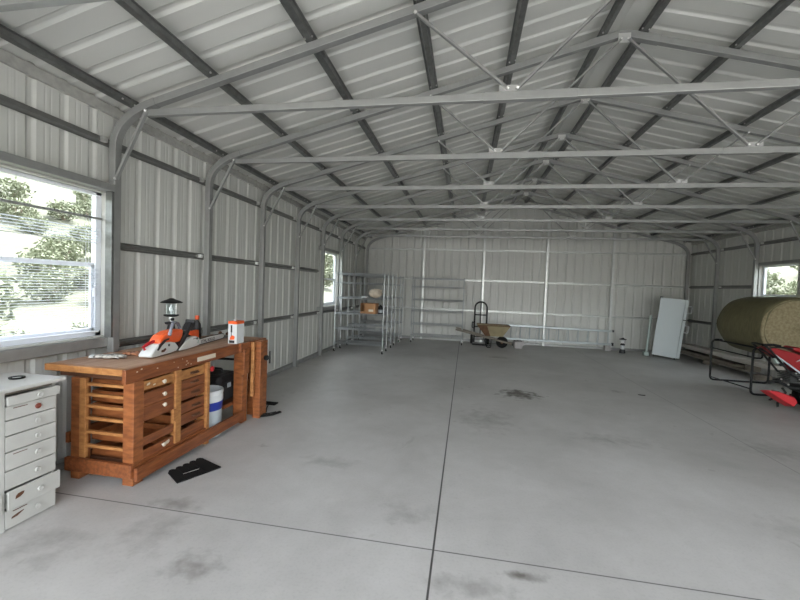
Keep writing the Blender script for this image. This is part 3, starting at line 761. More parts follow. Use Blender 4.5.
pr_ = MB(); pr_.prism([(0, 0), (.05, .005), (.058, .035), (.03, .05), (.005, .03)], (KX0 + .022, yf - .0008, TZ0 + .04), (1, 0, 0), (0, 0, 1), .001); pr_.build('printed_flame', M['orange'], bx)
MB().lathe([(0, 0), (.012, 0), (.012, .016), (0, .016)], (KX0 + .05, KY0 + .04, TZ0 + KH), 12).build('carton_spout', M['white'], bx)
# grey tool lying behind the carton
gt_ = thing('hand_plane', (-2.72, 3.98, TZ0), 'dark metal hand tool lying behind the white carton at the wall', 'hand tool')
MB().box(-2.75, -2.69, 3.86, 4.08, TZ0, TZ0 + .025).build('tool_sole', M['galv_dark'], gt_, bevel=.004)
MB().prism([(0, 0), (.05, .0), (.045, .05), (.02, .06), (.005, .03)], (-2.72, 3.88, TZ0 + .025), (0, 1, 0), (0, 0, 1), .025).build('tool_handle', M['wood_dark'], gt_, bevel=.005)
MB().ball((-2.72, 4.04, TZ0 + .04), .018, 12).build('tool_knob', M['wood_dark'], gt_, smooth=True)

# gloves: palm with five fingers each
def glove(name, ox, oy, ang, m, label, flip=1, sc=1.):
    o = thing(name, (ox, oy, TZ0), label, 'glove', 'work gloves on the bench')
    R_ = Matrix.Rotation(ang, 3, 'Z')
    def W(x, y, z): p = R_ @ V((x * sc, y * sc * flip, 0)); return V((ox + p.x, oy + p.y, TZ0 + z))
    me = MB()
    def blob(x, y, z, rx, ry, rz):
        n0 = len(me.v); me.ball((0, 0, 0), 1, 14)
        for i in range(n0, len(me.v)):
            q = me.v[i]; me.v[i] = W(x + q.x * rx, y + q.y * ry, z + q.z * rz)
    def finger(x0, y0, x1, y1, x2, y2, r):
        pts = [W(x0, y0, .016), W((x0 + x1) / 2, (y0 + y1) / 2, .020), W(x1, y1, .020), W(x2, y2, .014), W(x2 + (x2 - x1) * .12, y2 + (y2 - y1) * .12, .012)]
        n0 = len(me.v); me.tube(pts, r * sc, 8)
        for i in list(range(len(me.v) - 8, len(me.v))): me.v[i] = pts[-1].lerp(me.v[i], .45)
    blob(.0, 0, .018, .052, .042, .017); blob(-.055, 0, .018, .045, .036, .0165); blob(.02, -.01, .022, .035, .035, .016)
    finger(.03, .030, .085, .036, .115, .032, .0095); finger(.035, .012, .095, .014, .130, .010, .010)
    finger(.035, -.008, .095, -.010, .126, -.016, .010); finger(.03, -.028, .08, -.034, .106, -.042, .009)
    finger(-.02, .034, .02, .062, .055, .070, .0105)
    for v in me.v:
        if v.z < TZ0 + .001: v.z = TZ0 + .001
    me.build('glove_hand', M[m], o, smooth=True, angle=80)
    cf = MB(); 
    ringp = [(.0, .0)]
    cf.sweep([W(-.085, 0, .0155), W(-.115, 0, .0155)], [(.036 * math.cos(a), .014 * math.sin(a)) for a in [2 * PI * i / 16 for i in range(16)]]).build('glove_cuff', M['offwhite'] if m == 'glove' else M[m], o, smooth=True)
    return o
glove('work_glove', -2.80, 2.60, math.radians(20), 'glove', 'mottled grey work glove lying on the bench, nearer the bench end')
glove('work_glove', -2.715, 2.775, math.radians(22), 'glove2', 'brown work glove lying on the bench, close to the chainsaw', -1, .75)

# ------------------------------------------------------------------ black things on the floor
mt = MB(); 
ptsA = [(-2.217, 2.601)]
A = V((-2.235, 2.600, 0)); B = V((-2.150, 2.885, 0)); C_ = V((-1.903, 2.782, 0)); Dp = V((-2.057, 2.484, 0))
edge = []
for i in range(5):
    a = A.lerp(B, i / 5 + .02); b = A.lerp(B, (i + 1) / 5 - .02); o_ = (B - A).normalized(); nrm = V((-o_.y, o_.x, 0))
    if i == 0: edge.append(A)
    cen = A.lerp(B, (i + .62) / 5.1)
    for k in range(7):
        t = math.radians(180 - 180 * k / 6); edge.append(cen - o_ * (-.024 * math.cos(t)) * 1 + nrm * (.004 + .024 * math.sin(t)))
edge += [B, C_, Dp]
k = len(edge)
mt.prism([(p.x, p.y) for p in edge], (0, 0, .006), (1, 0, 0), (0, 1, 0), .010)
mtt = thing('rubber_mat', (-2.08, 2.68, 0), 'black mat with a scalloped edge lying on the floor beside the workbench', 'mat')
mt.build('mat_sheet', M['rubber'], mtt, bevel=.001)
ribm = MB()
for t in (.25, .45, .65): ribm.bar(tuple(A.lerp(B, t).lerp(Dp.lerp(C_, t), .1) + V((0, 0, .013))), tuple(A.lerp(B, t).lerp(Dp.lerp(C_, t), .92) + V((0, 0, .013))), .006, .004)
ribm.build('mat_ribs', M['rubber'], mtt)
MB().tube([(-2.10, 2.60, .016), (-2.085, 2.625, .016), (-2.04, 2.70, .016)], .0022, 6).build('stray_wire', M['bolt'], mtt)

ft = thing('floor_pedal', (-2.2, 4.1, 0), 'black metal foot part with curved arm on the floor past the bench', 'floor tool')
MB().box(-2.38, -2.20, 4.22, 4.32, .05, .066).build('pedal_plate', M['rubber'], ft, bevel=.006)
MB().tube([(-2.30, 4.27, .052), (-2.30, 4.22, .012), (-2.24, 4.10, .012)], .007, 8).build('pedal_rod', M['blacksteel'], ft, smooth=True)
MB().sweep([(-2.28, 3.93, .016), (-2.20, 3.95, .016), (-2.12, 4.02, .018), (-2.07, 4.12, .024)], [(-.020, -.008), (.020, -.008), (.020, .008), (-.020, .008)]).build('curved_arm', M['rubber'], ft, bevel=.003)
MB().tube([(-2.28, 3.98, .012), (-2.18, 4.07, .012), (-2.13, 4.13, .014)], .006, 8).build('support_rod', M['blacksteel'], ft)

# ------------------------------------------------------------------ chrome wire shelving
def shelf_unit(label, x0, x1, y0, y1, zs, top=1.83, stack=None):
    o = thing('wire_shelf', ((x0 + x1) / 2, (y0 + y1) / 2, 0), label, 'shelving', 'chrome wire shelving units')
    for (x, y) in ((x0, y0), (x1, y0), (x0, y1), (x1, y1)):
        p = MB().tube([(x, y, .10), (x, y, top)], .0135, 8); p.lathe([(0, 0), (.0135, 0), (.010, .006), (0, .007)], (x, y, top), 8)
        po = p.build('post', M['chrome'], o, smooth=True)
        cs = MB(); cs.lathe([(0, -.014), (.030, -.014), (.034, -.008), (.034, .008), (.030, .014), (0, .014)], (x, y, .034), 16, axis='X')
        w = cs.build('caster', M['rubber'], o, smooth=True)
        MB().box(x - .021, x - .017, y - .018, y + .018, .03, .085).box(x + .017, x + .021, y - .018, y + .018, .03, .085).box(x - .021, x + .021, y - .018, y + .018, .082, .10).build('caster_fork', M['bolt'], w)
    for z in zs:
        m = MB(); r = .0055
        for dz in (0, -.026):
            for a, b in (((x0, y0), (x1, y0)), ((x0, y1), (x1, y1)), ((x0, y0), (x0, y1)), ((x1, y0), (x1, y1))):
                m.tube([(a[0], a[1], z + dz), (b[0], b[1], z + dz)], r, 5)
        n = max(3, int((x1 - x0) / .05))
        for yy in (y0, y1):
            pts = []
            for i in range(n + 1): pts.append((x0 + (x1 - x0) * i / n, yy, z - (.026 if i % 2 else 0)))
            m.tube(pts, .004, 4)
        n = max(2, int((y1 - y0) / .05))
        for xx in (x0, x1):
            m.tube([(xx, y0 + (y1 - y0) * i / n, z - (.026 if i % 2 else 0)) for i in range(n + 1)], .004, 4)
        for yy in (y0 + (y1 - y0) * .33, y0 + (y1 - y0) * .67): m.bar((x0, yy, z - .006), (x1, yy, z - .006), .006, .006)
        n = int((x1 - x0) / .028)
        for i in range(1, n): m.bar((x0 + (x1 - x0) * i / n, y0, z + .002), (x0 + (x1 - x0) * i / n, y1, z + .002), .0042, .0042)
        for (x, y) in ((x0, y0), (x1, y0), (x0, y1), (x1, y1)): m.lathe([(.0136, -.034), (.019, -.034), (.017, .006), (.0136, .006)], (x, y, z), 8)
        m.build('shelf', M['chrome'], o)
    return o
ZS = [1.80, 1.59, 1.245, .89, .54, .21]
s1 = shelf_unit('nearest chrome wire shelf of the row on the left, a cardboard box on it', -2.93, -1.80, 8.36, 8.79, ZS)
dup(s1, (.005, .96, 0), 'middle chrome wire shelf of the left row, directly behind the one with the box')
dup(s1, (.02, 2.0, 0), 'farthest chrome wire shelf of the left row, close to the back wall')
shelf_unit('lone chrome wire shelf standing against the back wall', -1.455, -.06, 10.52, 10.95, [1.80, 1.57, 1.21, .90, .53, .21])

cb = thing('cardboard_box', (-2.15, 8.5, .895), 'open brown cardboard box on the nearest chrome shelf', 'box')
m = MB(); x0, x1, y0, y1, z0, z1 = -2.34, -1.98, 8.38, 8.64, .896, 1.125; t = .006
m.box(x0, x1, y0, y1, z0, z0 + t); m.box(x0, x0 + t, y0, y1, z0, z1); m.box(x1 - t, x1, y0, y1, z0, z1); m.box(x0, x1, y1 - t, y1, z0, z1); m.box(x0 + .11, x1, y0, y0 + t, z0, z1); m.box(x0, x0 + .11, y0, y0 + t, z0, z0 + .05)
m.build('box_body', M['card'], cb)
MB().box(x0 + .01, x1, y0 + .02, y1, z1, z1 + .006).build('box_flap', M['card'], cb)
MB().box(x0 + .19, x1 - .06, y0 - .0012, y0, z0 + .05, z0 + .10).build('box_label', M['woodmark'], cb)
bgp = thing('cloth_bundle', (-2.03, 8.5, 1.25), 'cream crumpled cloth bundle on the shelf above the cardboard box', 'bundle')
m = MB(); n0 = 0; m.ball((-2.03, 8.52, 1.36), 1, 22, (.155, .12, .105))
import mathutils.noise as mn
for v in m.v:
    d = mn.noise(v * 14) * .03; q = (v - V((-2.03, 8.52, 1.34))).normalized(); v += q * d
    if v.z < 1.251: v.z = 1.251
m.build('bundle_body', M['cloth'], bgp, smooth=True, angle=70)
m = MB(); m.ball((-1.90, 8.5, 1.42), .03, 10, (1, 1, .7)); m.build('bundle_knot', M['cloth'], bgp, smooth=True)
pk = MB().box(-2.33, -2.21, 8.40, 8.52, 1.251, 1.29).build('paper_pack', M['white'], loc=(-2.27, 8.46, 1.251), bevel=.006); tag(pk, 'small flat white pack beside the cream cloth bundle', 'pack')
jr = thing('dark_jug', (-1.90, 8.52, .895), 'dark jug with pale label right of the cardboard box', 'jug')
MB().lathe([(0, 0), (.055, 0), (.058, .01), (.058, .13), (.045, .17), (.02, .19), (.02, .21), (0, .21)], (-1.905, 8.52, .896), 18).build('jug_body', M['foam'], jr, smooth=True)
MB().lathe([(.0585, .03), (.0592, .03), (.0592, .10), (.0585, .10)], (-1.905, 8.52, .896), 18).build('jug_label', M['bucketgrey'], jr)

# ------------------------------------------------------------------ hand truck
hx0, hx1, hy = .27, .60, 10.93
ht = thing('hand_truck', ((hx0 + hx1) / 2, hy, 0), 'black upright hand truck with looped handle at the back wall', 'hand truck')
xm = (hx0 + hx1) / 2; r_ = (hx1 - hx0) / 2
pth = [(hx0, hy, .06)] + [(hx0, hy, 1.03)] + arc((xm, hy, 1.03), r_, 180, 0, 12)[1:-1] + [(hx1, hy, 1.03), (hx1, hy, .06)]
MB().tube(pth, .023, 8, up=(0, 1, 0)).build('frame_loop', M['blacksteel'], ht, smooth=True)
for z in (.83, .50, .22): MB().bar((hx0, hy, z), (hx1, hy, z), .02, .035).build('crossbar', M['blacksteel'], ht, bevel=.003)
MB().bar((xm, hy, .22), (xm, hy, 1.19), .03, .012, up=(0, 1, 0)).build('centre_strap', M['blacksteel'], ht)
MB().box(hx0 - .04, hx1 + .04, hy - .22, hy + .01, .004, .012).build('toe_plate', M['blacksteel'], ht, bevel=.001)
for s_, x in ((-1, hx0 - .06), (1, hx1 + .06)):
    w = MB().lathe([(.05, -.028), (.115, -.034), (.13, -.02), (.13, .02), (.115, .034), (.05, .028)], (x, hy + .10, .13), 24, axis='X').build('wheel', M['rubber'], ht, smooth=True)
    MB().lathe([(0, -.03), (.055, -.026), (.055, .026), (0, .03)], (x, hy + .10, .13), 16, axis='X').build('wheel_hub', M['blacksteel'], w, smooth=True)
MB().tube([(hx0 - .06, hy + .10, .13), (hx1 + .06, hy + .10, .13)], .01, 8).build('axle', M['blacksteel'], ht)
MB().tube(rounded([(hx0, hy, .60), (hx0 - .06, hy - .03, .63), (hx0 - .06, hy - .03, .48), (hx0, hy, .44)], .02), .014, 8).build('side_grip', M['blacksteel'], ht, smooth=True)

# ------------------------------------------------------------------ wheelbarrow
wbx = thing('wheelbarrow', (.75, 10.5, 0), 'wheelbarrow with tan tray and long wooden handles, facing right', 'wheelbarrow')
yA, yB_ = 10.26, 10.72
for s_, (y0, y1) in enumerate(((yA, 10.42), (yB_ + .02, 10.58))):
    MB().bar((-.23, y0, .455), (1.27, y1, .125), .036, .042).build('handle', M['greywood'], wbx, bevel=.006)
tr = MB()
T = [(.33, 10.20), (1.17, 10.24), (1.17, 10.74), (.33, 10.78)]; Bm = [(.55, 10.34), (1.0, 10.36), (1.0, 10.64), (.55, 10.66)]
tv = [(x, y, .60) for x, y in T] + [(x, y, .315) for x, y in Bm]
tr.add(tv, [(0, 1, 5, 4), (1, 2, 6, 5), (2, 3, 7, 6), (3, 0, 4, 7), (4, 5, 6, 7)])
o = tr.build('tray', M['wbpaint'], wbx); solid(o, .006)
MB().tube([(x, y, .603) for x, y in T], .010, 6, closed=True).build('tray_rim', M['rust'], wbx)
MB().add([(.335, 10.197, .598), (.58, 10.209, .598), (.68, 10.337, .32), (.55, 10.335, .318)], [(0, 1, 2, 3)]).build('rust_patch', M['rust'], wbx)
w = MB().lathe([(.07, -.035), (.125, -.045), (.150, -.03), (.155, 0), (.150, .03), (.125, .045), (.07, .035)], (1.0, 10.50, .155), 28, axis='Y').build('wheel', M['rubber'], wbx, smooth=True)
MB().lathe([(0, -.04), (.075, -.03), (.075, .03), (0, .04)], (1.0, 10.50, .155), 18, axis='Y').build('wheel_rim', M['rust'], w, smooth=True)
for y in (10.36, 10.64):
    MB().tube(rounded([(.50, y, .31), (.60, y, .012), (.70, y, .012), (.74, y, .26)], .03), .011, 7).build('leg', M['blacksteel'], wbx, smooth=True)
MB().bar((.58, 10.36, .16), (.58, 10.64, .16), .012, .02).build('leg_brace', M['blacksteel'], wbx)
MB().bar((1.26, 10.36, .12), (1.26, 10.64, .12), .02, .05).build('nose_guard', M['blacksteel'], wbx)

cbk = MB(); cbk.box(1.34, 1.54, 10.55, 10.60, 0, .19); cbk.box(1.34, 1.54, 10.85, 10.90, 0, .19); cbk.box(1.34, 1.38, 10.60, 10.85, 0, .19); cbk.box(1.50, 1.54, 10.60, 10.85, 0, .19); cbk.box(1.42, 1.46, 10.60, 10.85, 0, .19)
tag(cbk.build('concrete_block', M['block'], loc=(1.44, 10.7, 0), bevel=.004), 'grey concrete block on the floor just right of the wheelbarrow wheel', 'block')

# ------------------------------------------------------------------ ladder on its side
ld = thing('extension_ladder', (2.6, 11.2, 0), 'long aluminium ladder resting on its edge along the back wall', 'ladder')
for z, zz in ((.555, .535), (.175, .175)):
    MB().bar((1.16, 11.20, z), (3.97, 11.20, zz), .03, .055).build('rail', M['alu'], ld, bevel=.003)
for i in range(11):
    x = 1.30 + i * .256
    MB().tube([(x, 11.20, .18), (x + .0, 11.20, .545)], .016, 8, up=(0, 1, 0)).build('rung', M['alu'], ld, smooth=True)
for i in range(9):
    x = 1.42 + i * .27
    MB().bar((x, 11.225, .18), (x + .05, 11.225, .545), .01, .018, up=(0, 1, 0)).build('rung_brace', M['alu'], ld)
for x in (1.6, 3.85):
    s_ = MB().box(x - .07, x + .07, 11.13, 11.27, .0, .148).build('wood_block', M['block'], loc=(x, 11.2, 0), bevel=.003)
    tag(s_, 'small block propping up the %s end of the ladder' % ('left' if x < 2 else 'right'), 'block', 'blocks under the ladder')
MB().box(3.955, 4.0, 11.17, 11.23, .14, .22).build('end_cap', M['black'], ld, bevel=.003)
MB().box(3.955, 4.0, 11.17, 11.23, .51, .57).build('end_cap', M['black'], ld, bevel=.003)

# small lantern by the right of the ladder
sl = thing('floor_lantern', (4.13, 10.92, 0), 'small black and white lantern on the floor between ladder and refrigerator', 'lantern')
c_ = (4.13, 10.92, 0)
for prof, nm, m_ in (([(0, 0), (.075, 0), (.075, .03), (.06, .09), (.045, .10), (0, .10)], 'base', 'black'), ([(0, .10), (.042, .10), (.048, .13), (.048, .19), (.04, .205), (0, .205)], 'fuel_tank', 'white'), ([(0, .205), (.055, .205), (.055, .225), (.03, .26), (0, .26)], 'collar', 'black'),
                     ([(0, .26), (.042, .26), (.046, .28), (.046, .34), (.04, .355), (0, .355)], 'globe', 'offwhite'), ([(0, .355), (.085, .355), (.085, .37), (.04, .385), (.02, .405), (0, .405)], 'cap', 'black')):
    MB().lathe(prof, c_, 20).build(nm, M[m_], sl, smooth=True)
MB().tube([(4.185, 10.92, .21), (4.185, 10.92, .36)], .004, 6).build('wire_guard', M['black'], sl)

# ------------------------------------------------------------------ refrigerator (tilted)
fr = thing('refrigerator', (4.62, 10.50, 0), 'leaning white refrigerator with two door handles at the back right corner', 'refrigerator')
ORI[fr.name] = V((0, 0, 0))     # built in its own frame: x = depth (to the doors), y = width away from us, z = up
d_, wd, hh = .50, .50, 1.47
MB().box(0, d_, .0, wd, .03, hh).build('cabinet', M['bluegrey'], fr, bevel=.008)
MB().box(-.015, .03, .02, wd - .02, hh - .02, hh + .02).build('top_cap', M['black'], fr, bevel=.003)
for nm, z0, z1 in (('door', .04, .975), ('freezer_door', .99, hh)):
    dd = MB().box(d_ + .006, d_ + .066, 0, wd, z0, z1).build(nm, M['bluegrey'], fr, bevel=.008)
    zc = (1.24, .77)[nm == 'door']; 
    MB().tube(rounded([(d_ + .06, .03, zc - .085), (d_ + .145, .03, zc - .085), (d_ + .145, .03, zc + .085), (d_ + .06, .03, zc + .085)], .03), .013, 8, up=(0, 1, 0)).build('handle', M['white'], dd, smooth=True)
MB().box(d_ - .0, d_ + .008, .0 + .005, wd - .005, .04, hh - .01).build('door_gasket', M['bucketgrey'], fr)
for (x, y) in ((.04, .04), (d_ - .03, .04), (.04, wd - .04), (d_ - .03, wd - .04)):
    MB().lathe([(0, 0), (.02, 0), (.02, .03), (0, .03)], (x, y, 0), 10).build('foot', M['black'], fr)
ang = math.radians(-27)
fr.rotation_euler = (0, math.radians(4.6), 0)
fr.rotation_mode = 'XYZ'
fr.matrix_world = Matrix.Translation((4.64, 10.48, .0)) @ Matrix.Rotation(ang, 4, 'Z') @ Matrix.Rotation(math.radians(5.0), 4, 'Y')
fr.location.z += .048
# the pale green tubular hand dolly behind it
dl = thing('tube_dolly', (4.5, 10.6, 0), 'pale green tube dolly standing behind the refrigerator', 'dolly')
MB().tube([(4.64, 10.76, .05), (4.705, 10.76, 1.04)], .030, 12).build('upright_tube', M['greenmet'], dl, smooth=True)
MB().box(4.57, 4.695, 10.71, 10.81, .0, .10).build('foot_block', M['greenmet'], dl, bevel=.01)

# ------------------------------------------------------------------ lumber along the right wall
def lumber(label, x0, x1, y0, y1, z0, z1, m='board', rot=0):
    o = MB().box(x0, x1, y0, y1, z0, z1).build('lumber_board', M[m], loc=((x0 + x1) / 2, (y0 + y1) / 2, z0), bevel=.003)
    tag(o, label, 'board', 'boards stacked along the right wall'); return o
for y in (8.35, 9.9):
    tag(MB().box(5.50, 5.78, y - .05, y + .05, 0, .10).build('wood_spacer', M['greywood'], loc=(5.64, y, 0), bevel=.003), 'short timber under the right wall boards, %s end' % ('near' if y < 9 else 'far'), 'block', 'timbers under the boards')
lumber('lowest grey board of the stack along the right wall', 5.50, 5.78, 8.6, 11.1, .10, .135, 'greywood')
lumber('second grey board of the stack along the right wall', 5.52, 5.76, 8.9, 11.0, .135, .19, 'greywood')
for y in (8.6, 9.75):
    tag(MB().box(5.54, 5.76, y - .05, y + .05, .135 if y < 8.8 else .19, .265).build('wood_spacer', M['greywood'], loc=(5.64, y, .19), bevel=.003), 'short timber holding up the long white board, %s end' % ('near' if y < 9 else 'far'), 'block', 'timbers under the boards')
lumber('long pale white board on top of the stack along the right wall', 5.49, 5.77, 8.0, 10.9, .265, .345)

# ------------------------------------------------------------------ rack with round bale
rk = thing('bale_rack', (5.04, 7.48, 0), 'black tube steel rack carrying the hay bale', 'rack')
RX0, RX1, RY0, RY1, RH = 4.56, 5.51, 6.96, 8.0, .755
for y in (RY0, RY1):
    xm = (RX0 + RX1) / 2
    pth = rounded([(xm, y, .017), (RX0, y, .017), (RX0, y, RH), (RX0 + .10, y, RH)], .07)
    MB().tube(pth, .017, 8, up=(0, 1, 0)).build('side_loop', M['blacksteel'], rk, smooth=True)
    pth = rounded([(xm, y, .017), (RX1, y, .017), (RX1, y, RH), (RX1 - .10, y, RH)], .07)
    MB().tube(pth, .017, 8, up=(0, 1, 0)).build('side_loop', M['blacksteel'], rk, smooth=True)
for x in (RX0, RX1):
    MB().tube([(x + (.10 if x == RX0 else -.03), RY0 - .0, RH), (x + (.10 if x == RX0 else -.03), RY1, RH)], .015, 8).build('top_rail', M['blacksteel'], rk, smooth=True)
    MB().tube([(x, RY0, .56 + .05), (x, RY1, .56 + .05)], .010, 8).build('side_rail', M['blacksteel'], rk, smooth=True)
    MB().tube([(x, RY0, .10), (x, RY1, .07)], .010, 8).build('side_rail', M['blacksteel'], rk, smooth=True)
MB().tube(rounded([(RX0, RY0, .60), (RX0 + .13, RY0, .60), (RX0 + .13, RY0, RH - .03)], .03), .012, 8, up=(0, 1, 0)).build('corner_hook', M['blacksteel'], rk, smooth=True)
for x, y in ((RX0 + .10, RY1), (RX0 + .10, RY0), (RX1 - .10, RY1), (RX1 - .10, RY0)):
    MB().ball((x, y, RH + .012), .05, 12, (1.5, .7, .35)).build('rubber_pad', M['rubber'], rk, smooth=True)
# bale
BR, BCX, BCZ, BY0_, BY1_ = .492, 5.07, 1.092, 6.86, 7.96
ba = thing('hay_bale', (BCX, 7.4, BCZ - BR), 'large round hay bale in olive net wrap resting on the black rack', 'hay bale')
prof = [(BR - .05, -.55), (BR - .012, -.53), (BR, -.49), (BR + .006, -.2), (BR - .002, .05), (BR + .008, .3), (BR, .5), (BR - .02, .54), (BR - .08, .55), (0, .55)]
m = MB().lathe(prof[:1] + prof[1:], (BCX, 7.41, BCZ), 64, axis='Y')
for v in m.v:
    q = V((v.x - BCX, 0, v.z - BCZ)); l = q.length
    if l > .3:
        a = math.atan2(q.z, q.x); dl_ = .008 * math.sin(3 * a + v.y * 3) + .006 * math.sin(7 * a - v.y * 5)
        v.x += q.x / l * dl_; v.z += q.z / l * dl_
m.f = [f for f in m.f if len(f) <= 4]
m.build('net_wrap', M['haynet'], ba, smooth=True, angle=60)
# end face: layered spiral
e = MB(); rings = [(0, 0.012), (.05, .018), (.07, .004), (.10, .012), (.13, .000), (.2, .006), (.27, -.002), (.34, .006), (.41, .0), (.47, .006), (BR - .02, .0), (BR - .008, .02)]
seg = 64; k = len(rings); vs = []
for i in range(seg):
    a = 2 * PI * i / seg
    for r, d in rings:
        rr = r * (1 + .02 * math.sin(a + r * 20)); vs.append((BCX + rr * math.cos(a) , 6.862 + d + .004 * math.sin(5 * a + r * 30), BCZ + rr * math.sin(a)))
e.add(vs, [(i * k + j, ((i + 1) % seg) * k + j, ((i + 1) % seg) * k + j + 1, i * k + j + 1) for i in range(seg) for j in range(k - 1)])
e.build('bale_end', M['hay'], ba, smooth=True, angle=60, label='cut tan end face with layered spiral')

# ------------------------------------------------------------------ red tiller
tl = thing('garden_tiller', (4.85, 6.2, 0), 'red and black walk-behind tiller at the right edge in front of the rack', 'tiller')
def tb(pts, r, nm, m_='blacksteel', par=None): return MB().tube(pts, r, 8).build(nm, M[m_], par or tl, smooth=True)
for (x, y) in ((4.72, 5.98), (4.95, 6.45)):
    w = MB().lathe([(.08, -.045), (.155, -.055), (.175, -.035), (.178, 0), (.175, .035), (.155, .055), (.08, .045)], (x, y, .178), 28, axis='Y').build('wheel', M['rubber'], tl, smooth=True)
    MB().lathe([(0, -.04), (.085, -.03), (.085, .03), (0, .04)], (x, y, .178), 18, axis='Y').build('wheel_rim', M['blacksteel'], w, smooth=True)
    lugs = MB()
    for i in range(14):
        a = 2 * PI * i / 14; lugs.bar((x + .172 * math.cos(a), y - .05, .178 + .172 * math.sin(a)), (x + .172 * math.cos(a + .12), y + .05, .178 + .172 * math.sin(a + .12)), .012, .016)
    lugs.build('tyre_lugs', M['rubber'], w)
MB().box(4.62, 4.98, 6.10, 6.34, .26, .46).build('gear_case', M['blacksteel'], tl, bevel=.02)
eb = MB().box(4.58, 4.92, 6.08, 6.34, .44, .60).build('engine', M['black'], tl, bevel=.02)
fins = MB()
for i in range(6): fins.box(4.46, 4.60, 6.10, 6.32, .40 + i * .025, .41 + i * .025)
fins.build('cooling_fins', M['galv_dark'], eb)
MB().prism([(-.50, .285), (-.42, .315), (-.18, .26), (.08, .17), (.08, .0), (-.06, -.03), (-.30, .15)], (4.66, 6.20, .56), (1, 0, 0), (0, 0, 1), .24).build('hood', M['red'], tl, bevel=.015)
MB().prism([(-.44, .235), (-.42, .235), (-.07, -.02), (-.08, -.04)], (4.66, 6.075, .56), (1, 0, 0), (0, 0, 1), .004).build('hood_trim', M['bucketgrey'], tl)
MB().prism([(.10, .12), (-.25, .26), (-.22, .30), (.12, .26)], (4.72, 6.20, .60), (1, 0, 0), (0, 0, 1), .20).build('fuel_tank', M['red'], tl, bevel=.02)
MB().bar((4.50, 6.07, .70), (4.60, 6.07, .76), .006, .012, up=(0, 1, 0)).build('hood_mark', M['white'], tl)
MB().prism([(-.52, .125), (-.38, .115), (-.20, .055), (-.17, -.01), (-.22, -.07), (-.34, .0)], (4.63, 6.02, .16), (1, 0, 0), (0, .25, 1), .16).build('tine_guard', M['redplastic'], tl, bevel=.012)
for y in (6.08, 6.32):
    tb([(4.72, y, .36), (4.46, y, .52), (4.19, y, .84), (4.12, y, .90)], .014, 'handlebar')
tb([(4.12, 6.08, .90), (4.09, 6.20, .915), (4.12, 6.32, .90)], .014, 'handlebar')
MB().tube([(4.09, 6.08, .905), (4.22, 6.07, .915), (4.30, 6.07, .90)], .018, 8).build('grip', M['rubber'], tl, smooth=True)
tb([(4.17, 6.10, .86), (4.30, 6.10, .885), (4.48, 6.12, .87), (4.62, 6.15, .86)], .012, 'control_lever')
MB().ball((4.55, 6.14, .875), .03, 10, (1.4, .8, .7)).build('lever_knob', M['rubber'], tl, smooth=True)
tb([(4.14, 6.2, .84), (4.24, 6.2, .80), (4.42, 6.2, .62)], .02, 'cable_bundle')
MB().prism([(0, 0), (.09, .02), (.11, -.05), (.03, -.07)], (4.27, 6.13, .72), (1, 0, 0), (0, 0, 1), .05).build('throttle_box', M['greenmet'], tl, bevel=.006)
tines = MB()
for i in range(6):
    a = 2 * PI * i / 6; cx, cz = 4.45, .16
    tines.sweep([(cx, 6.2, cz), (cx + .09 * math.cos(a), 6.2, cz + .09 * math.sin(a)), (cx + .14 * math.cos(a + .4), 6.23, cz + .14 * math.sin(a + .4))], [(-.015, -.004), (.015, -.004), (.015, .004), (-.015, .004)], up=(0, 1, 0))
tines.build('tines', M['blacksteel'], tl)
tb([(4.3, 6.1, .42), (4.45, 6.08, .34), (4.62, 6.06, .33)], .018, 'belt_guard')
tb([(4.30, 6.24, .36), (4.5, 6.22, .44), (4.7, 6.2, .40)], .022, 'belt_guard')
for (x, z) in ((4.33, .45), (4.42, .38), (4.55, .46), (4.50, .54)): MB().ball((x, 6.06, z), .013, 8).build('bolt', M['bolt'], tl)

# a few specks lying on the floor
st = MB().prism([(-.05, 0), (-.02, .018), (.02, .008), (.06, .012), (.05, -.012), (0, -.015)], (2.72, 6.38, .004), (1, 0, 0), (0, 1, 0), .006).build('dry_leaf', M['rubber'], loc=(2.72, 6.38, 0)); tag(st, 'small dark scrap lying on the floor right of centre', 'scrap')

